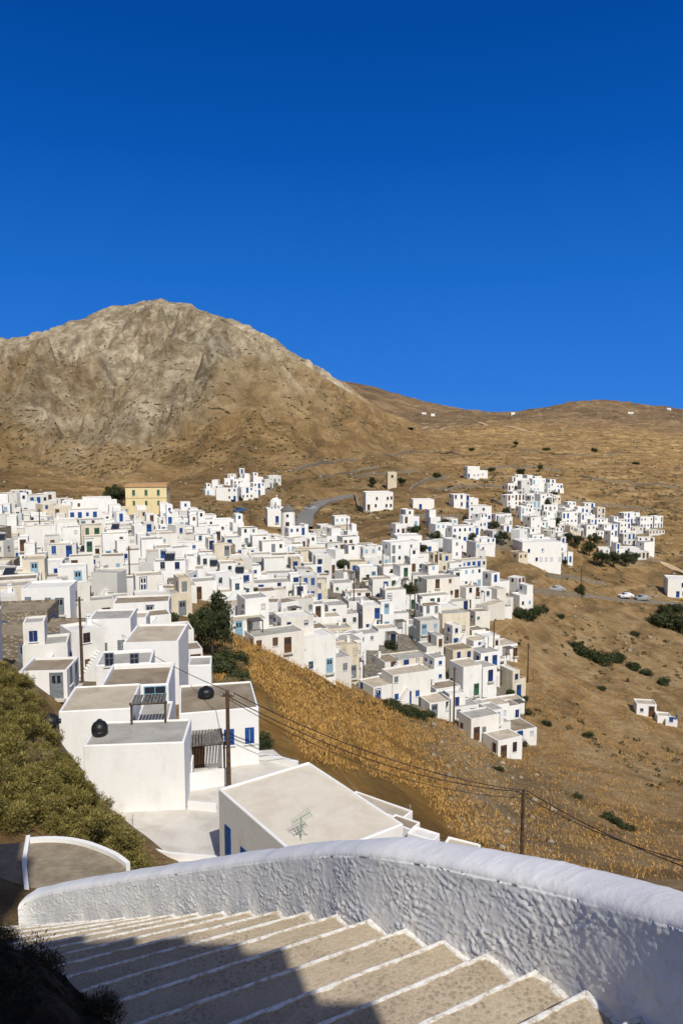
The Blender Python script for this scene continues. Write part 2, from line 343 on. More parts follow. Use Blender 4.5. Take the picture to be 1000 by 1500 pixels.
# ---------------------------------------------------------------- openings
WM={}
def window_mesh(col,w=.8,hh=1.1,shut=False):
    k=('w',col,w,hh,shut)
    if k not in WM:
        b=MB(); t=.05
        b.box(-w/2-t,w/2+t,-.04,.08,-t,0,0); b.box(-w/2-t,w/2+t,-.04,.08,hh,hh+t,0); b.box(-w/2-t,-w/2,-.04,.08,0,hh,0); b.box(w/2,w/2+t,-.04,.08,0,hh,0)
        if shut:
            b.box(-w/2,-.01,-.03,.05,0,hh,0); b.box(.01,w/2,-.03,.05,0,hh,0)
            for i in range(6):
                z=hh*(i+.5)/6; b.box(-w/2+.06,-.05,-.045,-.03,z-.05,z+.05,0); b.box(.05,w/2-.06,-.045,-.03,z-.05,z+.05,0)
        else:
            b.quad((-w/2,-.01,0),(w/2,-.01,0),(w/2,-.01,hh),(-w/2,-.01,hh),1); b.box(-.02,.02,-.035,-.012,0,hh,0); b.box(-w/2,-.022,-.03,-.012,hh*.6,hh*.6+.03,0); b.box(.022,w/2,-.03,-.012,hh*.6,hh*.6+.03,0)
        b.box(-w/2-.12,w/2+.12,-.11,.06,-t-.06,-t,2)
        WM[k]=b.mesh('window',[PAINT[col],GLASS,WHITEN])
    return WM[k]
def door_mesh(col,w=.78,hh=1.8):
    k=('d',col,w,hh)
    if k not in WM:
        b=MB(); t=.07
        b.box(-w/2-t,-w/2,-.06,.08,0,hh,0); b.box(w/2,w/2+t,-.06,.08,0,hh,0); b.box(-w/2-t,w/2+t,-.06,.08,hh,hh+t,0)
        b.box(-w/2,w/2,-.02,.06,0,hh,0); b.box(-w/2+.1,-.05,-.04,-.02,.15,.9,0); b.box(.05,w/2-.1,-.04,-.02,.15,.9,0)
        b.box(-w/2+.1,-.05,-.03,-.02,1.1,1.65,1); b.box(.05,w/2-.1,-.03,-.02,1.1,1.65,1); b.box(-w/2-.2,w/2+.2,-.35,.05,-.16,-.003,2)
        WM[k]=b.mesh('door',[PAINT[col],GLASS,PAVE])
    return WM[k]
def parap(b,x0,x1,y0,y1,z0,z1,t=.2,rec=.22,j=0.03,rb=None):
    J=lambda:random.uniform(-j,j)
    o=[(x0,y0),(x1,y0),(x1,y1),(x0,y1)]; tp=[(p[0]+J(),p[1]+J(),z1+J()*1.5) for p in o]
    ii=[(x0+t,y0+t),(x1-t,y0+t),(x1-t,y1-t),(x0+t,y1-t)]; ti=[(p[0],p[1],tp[k][2]) for k,p in enumerate(ii)]
    for k in range(4):
        m=(k+1)%4
        b.quad((*o[k],z0),(*o[m],z0),tp[m],tp[k]); b.quad(tp[k],tp[m],ti[m],ti[k]); b.quad(ti[k],ti[m],(*ii[m],z1-rec-.3),(*ii[k],z1-rec-.3))
    if rb is not None: rb.quad((*ii[0],z1-rec),(*ii[1],z1-rec),(*ii[2],z1-rec),(*ii[3],z1-rec))
def chimney_mesh():
    b=MB(); b.box(-.2,.2,-.18,.18,-.1,.6); b.box(-.25,.25,-.22,.22,.6,.66); b.box(-.16,-.08,-.14,.14,.66,.82); b.box(.08,.16,-.14,.14,.66,.82); b.box(-.24,.24,-.2,.2,.82,.88); return b.mesh('chimney',[WHITEN])
def heater_mesh():
    b=MB(); b.quad((-.7,-.5,.15),(.7,-.5,.15),(.7,.4,.9),(-.7,.4,.9),1); b.quad((-.7,.4,.88),(.7,.4,.88),(.7,-.5,.13),(-.7,-.5,.13),0)
    b.cyl(.5,1.05,-.65,.65,.2,.2,12,0,True,'x')
    for x in (-.65,.65): b.beam((x,.4,0),(x,.4,.9),.03,0); b.beam((x,-.5,0),(x,-.5,.15),.03,0)
    return b.mesh('solar_heater',[METAL,GLASS])
CHIM=chimney_mesh(); HEAT=heater_mesh()
def tank_mesh():
    b=MB(); n=18; prof=[(.0,.36),(.05,.45),(.2,.52),(.35,.55),(.38,.53),(.42,.56),(.65,.54),(.68,.51),(.72,.51),(.88,.42),(.98,.28),(1.02,.16),(1.08,.16)]
    for (z0,r0),(z1,r1) in zip(prof,prof[1:]): b.cyl(0,0,z0,z1,r0,r1,n,0,False)
    b.cyl(0,0,1.08,1.12,.18,.15,n,0); return b.mesh('water_tank',[BLACK],True)
TANK=tank_mesh()
def pergola_mesh(w,d,hh):
    b=MB()
    for x in (-w/2,w/2):
        b.box(x-.05,x+.05,-d+.02,-d+.12,-.5,hh,0)
    b.box(-w/2-.1,w/2+.1,-d,-d+.12,hh,hh+.1,0); n=int(w/.16)
    for i in range(n):
        x=-w/2+w*(i+.5)/n; b.box(x-.06,x+.06,-d-.15,-.02,hh+.1,hh+.14,1)
    return b.mesh('pergola',[WOOD,SLAT])
def stair_mesh(w,hh,run):
    b=MB(); n=max(3,int(hh/.2))
    for i in range(n): b.box(run*i/n,run*(i+1)/n-.004,0,w,-2.5,hh*(i+1)/n,0)
    return b.mesh('outside_stair',[WHITEN,PAVE])
def make_house(x,y,z,yaw,w,d,hh,roof=None,wallmat=None,jc='blue',upper=None,label=None,openings=None,seed=0,name='house',stairs=False,perg=None,chim=False,heat=False,bevel=False,group='whitewashed village houses',below=3.0,t=.14,ph=.16,roofmat=None):
    R=random.Random(seed); wallmat=wallmat or WHITE; rn_,rmx=ROOFS[roof if roof is not None else R.choices([0,1,2,3],[5,3,4,2])[0]]
    if roofmat: rmx=roofmat
    e=obj(name,None,loc=(x,y,z),rot=(0,0,yaw)); e.empty_display_size=.5
    wb,rb=MB(),MB(); parap(wb,-w/2,w/2,-d/2,d/2,-below,hh,t,ph,.04 if not bevel else .015,rb)
    if upper:
        rb2=MB(); ux0,ux1,uy0,uy1,uh=upper; parap(wb,ux0,ux1,uy0,uy1,hh-ph-.1,hh+uh,t,ph,.03,rb2); obj('roof',rb2.mesh('roof',[ROOFS[(seed*7)%3][1]]),e)
    wo=obj('wall',wb.mesh('wall',[wallmat]),e); ro=obj('roof',rb.mesh('roof',[rmx]),e)
    if bevel:
        mo=wo.modifiers.new('b','BEVEL'); mo.width=.05; mo.segments=2; mo.limit_method='ANGLE'
        bm=bmesh.new(); bm.from_mesh(wo.data); bmesh.ops.remove_doubles(bm,verts=bm.verts,dist=1e-4); bm.to_mesh(wo.data); bm.free()
    def put(kind,face,t_,z0,col,X0=-w/2,X1=w/2,Y0=-d/2,Y1=d/2,ww=.8,wh=1.1,shut=False):
        if face=='F': loc=(X0+(X1-X0)*t_,Y0-.002,z0);rz=0
        elif face=='R': loc=(X1+.002,Y0+(Y1-Y0)*t_,z0);rz=math.pi/2
        elif face=='L': loc=(X0-.002,Y1-(Y1-Y0)*t_,z0);rz=-math.pi/2
        me=door_mesh(col) if kind=='door' else window_mesh(col,ww,wh,shut)
        return obj(kind,me,e,loc,(0,0,rz))
    if openings is not None:
        for op in openings: put(*op[:5],**(op[5] if len(op)>5 else {}))
    else:
        shut=R.random()<.45; ww,wh=R.choice([(.5,.75),(.55,.9),(.45,.5),(.55,1.2)])
        def face(L,fn,z0,hs,X0,X1,Y0,Y1,door,pr):
            n=max(1,int(L/1.45)); di=R.randrange(n) if door else -1
            for i in range(n):
                tt=(i+.5)/n+R.uniform(-.06,.06)
                if i==di: put('door',fn,tt,z0+.02,jc,X0,X1,Y0,Y1)
                elif R.random()<pr: put('window',fn,tt,z0+min(1.0,hs-wh-.45)+R.uniform(-.1,.1),jc if R.random()<.75 else 'grey',X0,X1,Y0,Y1,ww,wh,shut)
        ns=2 if hh>4.2 else 1
        for s in range(ns):
            z0=s*2.4; hs=2.4
            face(w,'F',z0,hs,-w/2,w/2,-d/2,d/2,R.random()<(.8 if s==0 else .35),.55); face(d,'L',z0,hs,-w/2,w/2,-d/2,d/2,False,.4); face(d,'R',z0,hs,-w/2,w/2,-d/2,d/2,R.random()<.25,.4)
        if upper:
            face(ux1-ux0,'F',hh-ph,uh,ux0,ux1,uy0,uy1,uh>1.98,.5); face(uy1-uy0,'L',hh-ph,uh,ux0,ux1,uy0,uy1,False,.4)
    if chim: obj('chimney',CHIM,ro,(w*.3*R.choice([-1,1]),d*.25,hh-ph))
    if heat: obj('solar_heater',HEAT,ro,(0,d*.1,hh-ph+.003),(0,0,-yaw))
    if stairs: obj('outside_stair',stair_mesh(.7,min(hh-.1,2.5),2.1),e,(-w/2+.1,-d/2-.73,0))
    if perg: obj('pergola',pergola_mesh(perg[0],perg[1],2.0),e,(perg[2],-d/2,perg[3] if len(perg)>3 else 0))
    e['label']=label or f"whitewashed cubic village house with {rn_} flat roof and {jc} {'shutters' if seed%2 else 'door'}"; e['category']='house'; e['group']=group
    return e
# ---------------------------------------------------------------- village fill
MID=[(232,990,58,4.1,5.5,3.6,4,0,'white house with blank front and beige flat roof'),(168,962,66,3.6,4.0,4.0,8,1,'white stepped house with grey shuttered windows'),(198,948,70,2.6,3,3.2,8,0,'narrow white house with beige flat roof'),(20,966,60,4.4,4.5,2.6,6,3,'rubble stone house with brown flat roof'),(75,1012,52,3.2,3.4,2.0,6,3,'low white house with brown roof and grey door'),(28,930,70,6.5,5,2.8,10,3,'rubble stone house with brown flat roof'),(95,948,68,3.6,3.4,2.4,8,3,'low stone house with brown flat roof'),(210,905,82,6,3.6,2.2,10,3,'long white house with brown flat roof'),(75,895,80,5,4,3.0,8,2,'white house with pale flat roof')]
n=80000
ys=np.sqrt(rng.uniform(42**2,330**2,n)); xs=ys*rng.uniform(-.52,.48,n); zs=h(xs,ys); cu,cv=proj(xs,ys,zs)
okm=inpoly(cu,cv,MAINP)&(ys<235); in4=inpoly(cu,cv,SP4); okr=(inpoly(cu,cv,RP)|inpoly(cu,cv,RP2)|inpoly(cu,cv,SP1)|inpoly(cu,cv,SP3)|in4)&(ys>150)
special=[]
def sp_add(p,r): special.append((p[0],p[1],r))
yb=g(218,752); sp_add(yb,8); wmil=g(422,782); sp_add(wmil,4.5); chp=g(404,768); sp_add(chp,5)
for m_ in MID:
    q=P(m_[0],m_[1],m_[2]); sp_add((q.x,q.y),m_[3]/2+2.2)
    if m_[0]<100: sp_add((q.x,q.y-5),3.6)
tg=g(312,945,40); sp_add((tg[0],tg[1]),4.5)
sel=np.where(okm|okr)[0]
arr=np.zeros((1200,3)); cnt=0
for i in sel:
    x,y=xs[i],ys[i]; mind=3.8+(.5 if y<75 else 0)
    if cu[i]>470 and okm[i]: mind=4.15 if cv[i]>880 else 4.7
    if okr[i] and not okm[i]: mind=6.4 if in4[i] else 5.2
    a=arr[:cnt]
    if cnt and ((a[:,0]-x)**2+(a[:,1]-y)**2<mind*mind).any(): continue
    if any((x-a_)**2+(y-b_)**2<r_*r_ for a_,b_,r_ in special): continue
    if abs(x-yb[0])<6.5 and -16<y-yb[1]<0: continue
    if float(perlin(x/9,y/9,15))<-.34: continue
    arr[cnt]=(x,y,okm[i]); cnt+=1
    if cnt>=1000: break
placed=sorted([tuple(a) for a in arr[:cnt]],key=lambda q:q[1])
jcols=['blue','blue','blue','dark blue','pale blue','brown','grey','dark blue','pale blue','blue','brown','green']
NIND=250
FARM=[WHITEN,ROOFS[0][1],ROOFS[1][1],ROOFS[2][1],PAINT['blue'],PAINT['grey'],GLASS,PAINT['pale blue'],PAINT['brown'],CREAM,GREYW,ROOFS[3][1]]
fb=MB()
def far_house(x,y,z,yaw,w,d,hh,up,R):
    lb=MB(); rb=MB(); parap(lb,-w/2,w/2,-d/2,d/2,-3,hh,.14,.16,.04,rb); blocks=[(-w/2,w/2,-d/2,d/2,0,hh)]
    if up: parap(lb,up[0],up[1],up[2],up[3],hh-.3,hh+up[4],.14,.16,.03,rb); blocks.append((up[0],up[1],up[2],up[3],hh-.2,up[4]+.2))
    wm=R.choices([0,9,10],[8.5,1.2,1.4])[0]; lb.mi=[wm]*len(lb.mi)
    rmi=R.choice([1,1,2,3,3,11])
    i=len(lb.v); lb.v+=rb.v; lb.f+=[tuple(k+i for k in f) for f in rb.f]; lb.mi+=[rmi]*len(rb.f)
    c=R.choice([4,4,4,5,7,8])
    for (x0,x1,y0,y1,z0,H) in blocks:
        for s in range(2 if H>4.2 else 1):
            nn=max(1,int((x1-x0)/1.4))
            for q in range(nn):
                if R.random()<.75:
                    xx=x0+(x1-x0)*(q+.5)/nn; dr=R.random()<.4 and H>2; zz=z0+s*2.4+(.02 if dr else .95); hh_=1.85 if dr else .8; wv=.4 if dr else .28
                    lb.box(xx-wv,xx+wv,y0-.04,y0+.05,zz,zz+hh_,c if (dr or R.random()<.55) else 6)
            if R.random()<.7:
                yy_=(y0+y1)/2+R.uniform(-.8,.8); lb.box(x0-.04,x0+.05,yy_-.28,yy_+.28,z0+s*2.4+.95,z0+s*2.4+1.75,6)
            if R.random()<.7:
                yy_=(y0+y1)/2+R.uniform(-.8,.8); lb.box(x1-.05,x1+.04,yy_-.28,yy_+.28,z0+s*2.4+.95,z0+s*2.4+1.75,c)
    cc,ss=math.cos(yaw),math.sin(yaw); i=len(fb.v); fb.v+=[(x+cc*p[0]-ss*p[1],y+ss*p[0]+cc*p[1],z+p[2]) for p in lb.v]; fb.f+=[tuple(k+i for k in f) for f in lb.f]; fb.mi+=lb.mi
for k,(x,y,im) in enumerate(placed):
    R=random.Random(k*13+5)
    yaw=math.radians(21+22*float(perlin(x/50,y/50,2)))+R.uniform(-.06,.06)
    if R.random()<.14: yaw+=math.radians(R.choice([-25,22]))
    w=R.uniform(2.6,4.5); d=R.uniform(2.6,4.3)
    if R.random()<.27: w*=R.uniform(1.4,1.9)
    hh=R.choice([1.9,2.1,2.3,2.4,2.6,2.8,3.1,4.4,4.8]) if y>70 else R.choice([2.3,2.5,2.8,3.2,4.5])
    px_,py_=proj(x,y,0)
    if 150<px_<290 and y>yb[1]-45 and y<yb[1]+12: hh=2.3
    up=None
    if hh<4 and hh>2.25 and R.random()<.42:
        s=R.uniform(.4,.65); up=(-w/2+.03,-w/2+w*s,-d/2+R.choice([.04,.7,1.0]),d/2-.03,R.uniform(1.5,2.2))
        if R.random()<.5: up=(-up[1],-up[0],up[2],up[3],up[4])
    fx,fy=x+math.sin(yaw)*d/2,y-math.cos(yaw)*d/2
    zf=float(h(fx,fy)); zc=float(h(x,y)); z=zf*.7+zc*.3+R.uniform(-.3,.4)
    cu_,cv_=proj(x,y,z)
    rw=[5,4,1,3] if cv_>880 else [5,4,3,2]
    if k>=NIND: far_house(x,y,z,yaw,w,d,hh,up,R); continue
    make_house(x,y,z,yaw,w,d,hh,roof=R.choices([0,1,2,3],rw)[0],wallmat=(CREAM if R.random()<.10 else (STONE if R.random()<.03 else WHITE)),jc=R.choice(jcols),upper=up,seed=k,
      stairs=R.random()<.2,chim=R.random()<.28,heat=R.random()<.06,perg=((1.6,1.5,w*.1) if R.random()<.14 else None))
if fb.v: obj('distant_houses',fb.mesh('distant_houses',FARM),kind='stuff',label='distant cluster of whitewashed cubic village houses',category='houses')
for k,(u,v,w,d,hh,yw,dm) in enumerate([(553,746,9,6,5.8,8,150),(618,744,7,5,3.4,5,150),(672,743,5.5,5,4.5,10,150),(688,742,4.5,4,3.2,10,150),(690,699,6,5,5.2,12,200),(704,699,5,4,3.0,12,200),(620,607,10,7,4,10,300),(633,608,8,7,4,10,300),(750,608,9,7,6,5,300),(922,607,12,7,4,0,300),(978,600,10,7,4,0,300),(992,872,7,6,5.5,-12,100),(943,1046,3.2,2.6,2.2,-10,90),(970,1058,2.2,2.0,1.5,-10,90),(981,1061,1.8,1.8,1.2,-14,90),(596,800,6,5,3,8,120),(785,824,11,7,6.2,8,120),(775,800,8,5,3,8,120),(735,1103,3.8,3.2,2.6,25,70),(722,1050,3.4,3.2,2.6,20,70)]):
    p=g(u,v,dm)
    if p: make_house(p[0],p[1],p[2]-.1,math.radians(yw),w,d,hh,roof=2 if v<900 else 0,jc='blue' if k%3 else 'brown',seed=900+k,label='white flat-roofed house standing alone on dry hillside',wallmat=WHITEN)
# ---------------------------------------------------------------- yellow building
def yellow():
    x,y,z=yb; zt=P(218,708,y).z; H2=5.6; z=zt-H2-.7
    e=obj('neoclassical_house',None,loc=(x,y,z),rot=(0,0,math.radians(6)),label='pale yellow two-storey building with ochre cornice and green shutters',category='house')
    W2,D2=y*58/F,7; b=MB(); b.box(-W2/2,W2/2,-D2/2,D2/2,-6,H2); obj('wall',b.mesh('wall',[YELLOW]),e)
    b=MB(); b.box(-W2/2-.25,W2/2+.25,-D2/2-.25,D2/2+.25,H2+.003,H2+.25); b.box(-W2/2-.05,W2/2+.05,-D2/2-.05,D2/2+.05,H2+.25,H2+.7); obj('roof',b.mesh('roof',[OCHRE]),e)
    b=MB(); b.box(-W2/2-.06,W2/2+.06,-D2/2-.06,-D2/2-.003,2.7,2.82); obj('trim',b.mesh('trim',[OCHRE]),e)
    for t_ in (-W2*.3,0,W2*.3):
        obj('window',window_mesh('green',.6,1.4,True),e,(t_,-D2/2-.004,3.4))
        obj('window',window_mesh('green',.5,1.1,True),e,(t_,-D2/2-.004,.9))
    for t_ in (-1.8,1.8): obj('window',window_mesh('green',.6,1.4,True),e,(W2/2+.004,t_,3.4),(0,0,math.pi/2))
yellow()
def windmill():
    x,y,z=wmil; e=obj('windmill',None,loc=(x,y,z+1.5),label='small round white windmill tower with dark conical roof',category='windmill')
    b=MB(); b.cyl(0,0,-4,4.6,2.0,1.75,24,0); obj('tower',b.mesh('tower',[WHITEN],False),e)
    b=MB(); b.cyl(0,0,4.61,5.0,1.95,1.85,24,0); b.cyl(0,0,5.0,6.4,1.85,.08,24,0); obj('roof',b.mesh('roof',[SLAT]),e)
    obj('door',door_mesh('brown'),e,(0,-1.95,0)); obj('window',window_mesh('brown',.5,.6),e,(0,-1.80,3.2))
windmill()
def church():
    x,y,z=chp; e=obj('chapel',None,loc=(x,y,z+1),rot=(0,0,.2),label='white chapel with rounded dome and arched belfry',category='church')
    b=MB(); b.box(-2.6,2.6,-3.2,3.2,-4,3.8); b.cyl(0,.5,3.8,5.0,1.6,1.6,20,0); obj('wall',b.mesh('wall',[WHITEN]),e)
    b=MB()
    for i in range(7):
        a0=math.pi/2*i/7;a1=math.pi/2*(i+1)/7; b.cyl(0,.5,5.0+1.6*math.sin(a0),5.0+1.6*math.sin(a1),1.6*math.cos(a0),max(.02,1.6*math.cos(a1)),20,0,False)
    obj('dome',b.mesh('dome',[WHITEN],True),e)
    b=MB()
    for xx in (-1.0,0,1.0): b.box(xx-.15,xx+.15,-3.1,-2.7,3.8,6.0)
    b.box(-1.2,1.2,-3.12,-2.68,6.0,6.4); b.box(-.25,.25,-3.05,-2.75,6.4,7.0); b.box(-.05,.05,-2.93,-2.87,7.0,7.8); b.box(-.3,.3,-2.93,-2.87,7.4,7.5)
    obj('belfry',b.mesh('belfry',[WHITEN]),e); obj('door',door_mesh('blue'),e,(0,-3.205,0)); obj('window',window_mesh('blue',.6,.8),e,(2.605,0,1.6),(0,0,math.pi/2))
church()
p=g(573,714,200)
if p: make_house(p[0],p[1],p[2],.1,3.6,3.6,6,roof=2,wallmat=CREAM,seed=801,openings=[('window','F',.5,3.8,'brown')],label='tall cream square tower house on hillside')
# ---------------------------------------------------------------- near houses
def corner_house(cx,cy,yaw,w,d,ztop,zbase,**k):
    c,s=math.cos(yaw),math.sin(yaw); x=cx+c*w/2-s*d/2; y=cy+s*w/2+c*d/2
    k.setdefault('wallmat',WHITEN)
    return make_house(x,y,zbase,yaw,w,d,ztop-zbase,bevel=True,group='whitewashed houses below the stairs',below=4,**k)
GZ=-18.2
a=P(122,1092,34)
hA=corner_house(a.x,a.y,math.radians(5),4.75,3.0,a.z,GZ,roof=1,seed=1,openings=[],label='plain white cubic house with grey flat roof, no windows',ph=.08,t=.13)
b_=P(86,1042,37.6)
corner_house(b_.x,b_.y,math.radians(8),3.7,4.0,b_.z,GZ,roof=0,seed=2,openings=[('window','L',.5,1.6,'pale blue')],label='white cubic house with beige flat roof beside slope',ph=.08,t=.13)
b2=P(198,1060,37.9)
corner_house(b2.x,b2.y,math.radians(8),1.7,3.2,b2.z,GZ,roof=1,seed=12,openings=[('window','F',.5,1.6,'pale blue',dict(ww=1.2,wh=1.3))],perg=(1.7,1.2,0,2.5),label='small white annex with pale blue glazed window and pergola',ph=.1,t=.12)
c_=P(146,1006,42.6)
corner_house(c_.x,c_.y,math.radians(8),4.0,4.4,c_.z,GZ,roof=3,seed=3,openings=[('window','F',.80,2.2,'pale blue',dict(ww=1.2,wh=1.1))],label='white house with pale blue window and high rimmed roof',ph=.3,t=.18)
c2=P(140,974,48)
corner_house(c2.x,c2.y,math.radians(10),3.6,3.2,c2.z,GZ,roof=1,seed=13,openings=[('window','F',.7,2.9,'grey',dict(ww=.5,wh=.8)),('window','F',.25,3,'grey',dict(ww=.5,wh=.8))],label='white house with grey roof stepping above its neighbour',ph=.2,t=.16)
d_=P(262,1045,38.6)
corner_house(d_.x,d_.y,math.radians(12),4.3,4.6,d_.z,GZ+.2,roof=3,seed=4,perg=(2.1,1.9,-.9),openings=[('window','F',.62,1.2,'blue',dict(ww=.45,wh=.8,shut=True)),('window','F',.88,1.2,'blue',dict(ww=.4,wh=.8,shut=True)),('door','F',.2,.02,'brown'),('window','R',.4,1.3,'blue',dict(ww=.6,wh=.9,shut=True))],label='white house with brown roof, blue shutters and pergola',ph=.1,t=.12)
d2=P(275,975,50)
corner_house(d2.x,d2.y,math.radians(8),1.6,2.2,d2.z,d2.z-4,roof=1,seed=14,openings=[],label='small white block with grey flat roof',ph=.1,t=.12)
d3=P(250,1118,36.4)
corner_house(d3.x,d3.y,math.radians(8),1.1,1.0,d3.z,GZ,roof=0,seed=15,openings=[('door','F',.5,.1,'grey')],label='low white shed with beige roof beside larger house',ph=.06,t=.1)
q0=P(320,1155,29); yawR=math.atan2(-.815,.578)
c,s=math.cos(yawR),math.sin(yawR); w_,dd_=6.5,4.4
cx=q0.x+c*w_/2-s*dd_/2; cy=q0.y+s*w_/2+c*dd_/2
make_house(cx,cy,q0.z-3.1,yawR,w_,dd_,3.1,roof=0,roofmat=CREAMR,wallmat=WHITEN,seed=5,bevel=True,ph=.06,t=.13,below=4,openings=[('window','F',.13,.5,'blue',dict(ww=.38,wh=1.3,shut=True)),('window','F',.34,.7,'blue',dict(ww=.4,wh=.8,shut=True)),('window','F',.7,1.1,'blue',dict(ww=.4,wh=.7,shut=True))],label='low white house with broad cream flat roof and white rim',group='whitewashed houses below the stairs')
for k,(u,v,d,w,dp,yw,rf,lab) in enumerate([(553,1178,33.5,3.3,1.0,-38,0,'narrow white annex with beige flat roof on slope'),(590,1203,31,1.3,.8,-36,3,'narrow white step block beside cream roof'),(620,1220,29.5,1.2,.7,-30,2,'tiny white shed with pale flat roof'),(676,1237,29,1.4,.8,-25,0,'tiny white shed with beige flat roof')]):
    q=P(u,v,d); make_house(q.x,q.y,q.z-2.4,math.radians(yw),w,dp,2.4,roof=rf,seed=6+k,bevel=True,ph=.07,t=.09,openings=[],label=lab,group='whitewashed houses below the stairs',below=4,wallmat=WHITEN)
for k,(u,v,dd,w,d,hh,yw,rf,lab) in enumerate(MID):
    q=P(u,v,dd); make_house(q.x,q.y,q.z,math.radians(yw),w,d,hh,roof=rf,seed=300+k,wallmat=STONE if 'stone' in lab else WHITEN,jc='grey' if k!=5 else 'blue',label=lab,below=4,openings=[] if 'blank' in lab else None)
def slab(pts,z,name='courtyard_terrace',mat=PAVE,th=1.6,label='pale cement courtyard terrace between houses'):
    b=MB(); b.prism([(p.x,p.y) for p in pts],z-th,z); return obj(name,b.mesh(name,[mat]),kind='structure',label=label,category='terrace')
slab([Pz(u,v,GZ+.12) for u,v in ((165,1262),(335,1290),(345,1160),(440,1130),(400,1098),(270,1105),(130,1190))],GZ+.12,th=2.5)
def lowwall(pts,hh,t=.18,name='garden_wall',label='low whitewashed garden wall on terrace',mat=None,down=1.5):
    b=MB(); pts=[Vector(p) for p in pts]; n=len(pts); L=[];R_=[]
    for i,p in enumerate(pts):
        dr=pts[min(i+1,n-1)]-pts[max(i-1,0)]; dr.z=0; dr.normalize(); nn=Vector((-dr.y,dr.x,0))*t/2; L.append(p+nn); R_.append(p-nn)
    U=Vector((0,0,hh)); D=Vector((0,0,-down))
    for i in range(n-1):
        b.quad(R_[i]+U,R_[i+1]+U,L[i+1]+U,L[i]+U); b.quad(R_[i]+D,R_[i+1]+D,R_[i+1]+U,R_[i]+U); b.quad(L[i+1]+D,L[i]+D,L[i]+U,L[i+1]+U)
    b.quad(L[0]+D,R_[0]+D,R_[0]+U,L[0]+U); b.quad(R_[-1]+D,L[-1]+D,L[-1]+U,R_[-1]+U)
    return obj(name,b.mesh(name,[mat or WHITEN]),label=label,category='wall')
lowwall([Pz(272,1162,GZ),Pz(332,1152,GZ)],1.0); lowwall([Pz(345,1105,GZ),Pz(436,1128,GZ)],.5)
lowwall([Pz(176,1245,GZ),Pz(250,1262,GZ),Pz(322,1268,GZ)],.4,t=.14); lowwall([Pz(276,1188,GZ),Pz(318,1192,GZ)],.5)
tk=obj('water_tank',TANK,loc=(P(147,1088,35.4).x,35.4,a.z-.08+.003),label='black plastic water tank on grey roof',category='water tank'); tk.scale=(.72,.72,.72)
tk=obj('water_tank',TANK,loc=(P(302,1015,41.3).x,41.3,d_.z-.1+.003),label='black plastic water tank on brown roof',category='water tank'); tk.scale=(.85,.85,.6)
gp=g(58,1074)
if gp:
    tk=obj('water_tank',TANK,loc=(gp[0],gp[1],gp[2]+.45),rot=(0,math.pi/2,.3),label='black barrel water tank lying on green slope',category='water tank'); tk.scale=(.66,.66,.8)
def antenna(loc):
    b=MB(); b.beam((0,0,0),(0,0,1.1),.02); b.beam((-.5,0,.9),(.5,0,1.2),.016)
    for i in range(9):
        t=i/8; x=-.5+t; z=.9+.3*t; l=.14+.16*t; b.beam((x,-l,z-.1),(x,l,z+.1),.012)
    b.beam((-.35,0,.4),(.25,0,.65),.016)
    for i in range(4): x=-.35+.2*i; b.beam((x,-.2,.4+.08*i),(x,.2,.45+.08*i),.012)
    for a in range(3): b.beam((0,0,.35),(.35*math.cos(a*2.1),.35*math.sin(a*2.1),0),.016)
    o=obj('television_antenna',b.mesh('television_antenna',[GREENM]),loc=loc,rot=(0,0,.5),label='greenish metal television antenna on cream roof',category='antenna'); o.scale=(.7,)*3
ap=Pz(441,1226,q0.z-.06); antenna((ap.x,ap.y,q0.z-.058))
# ---------------------------------------------------------------- poles & wires
def pole(x,y,z,hh,lab='brown wooden utility pole with cross arm'):
    e=obj('utility_pole',None,loc=(x,y,z),label=lab,category='pole',group='wooden utility poles')
    b=MB(); b.cyl(0,0,-.6,hh,.13,.09,10,0); obj('post',b.mesh('post',[WOOD]),e)
    b=MB(); b.box(-.32,.32,-.04,.04,hh-.3,hh-.22,0)
    for xx in (-.27,0,.27): b.cyl(xx,0,hh-.22,hh-.1,.03,.02,8,1)
    obj('cross_arm',b.mesh('cross_arm',[WOOD,METAL]),e)
p1=P(333,1012,36.2); p1b=GZ+.1; pole(p1.x,p1.y,p1b,p1.z-p1b)
p2=P(766,1157,42); zb=float(h(p2.x,p2.y)); pole(p2.x,p2.y,zb,p2.z-zb)
for u,v,hh in [(121,1000,7.2),(191,872,7),(664,1062,8),(772,1000,7),(367,795,8),(607,900,6),(518,905,7),(722,968,7),(508,800,7),(640,850,6.5),(830,830,7),(60,800,7),(290,800,7),(850,868,7),(440,900,6.5),(560,850,6.5)]:
    p=g(u,v,48)
    if p: pole(p[0],p[1],p[2],hh)
def wire(a,b,sag,r=.022,lab='black overhead cable sagging between poles'):
    m=MB(); n=24; pr=None
    for i in range(n+1):
        t=i/n; p=Vector(a).lerp(Vector(b),t)-Vector((0,0,sag*4*t*(1-t)))
        if pr is not None: m.beam(pr,p,r,n=5)
        pr=p
    obj('overhead_cable',m.mesh('overhead_cable',[WIRE]),label=lab,category='cable',group='overhead cables')
e_=P(1060,1292,24); e0=P(150,905,75)
wire(p1+Vector((.3,0,-.1)),p2+Vector((.3,0,-.1)),.8,.026); wire(p1+Vector((-.3,0,-.1)),p2+Vector((-.3,0,-.1)),1.0,.026); wire(p1+Vector((0,0,-.4)),p2+Vector((0,0,-.5)),1.2,.018)
wire(p2+Vector((.3,0,-.1)),e_,.3,.026); wire(p2+Vector((-.3,0,-.1)),e_+Vector((-.5,.8,.12)),.4)
wire(e0,p1,.6,.02)
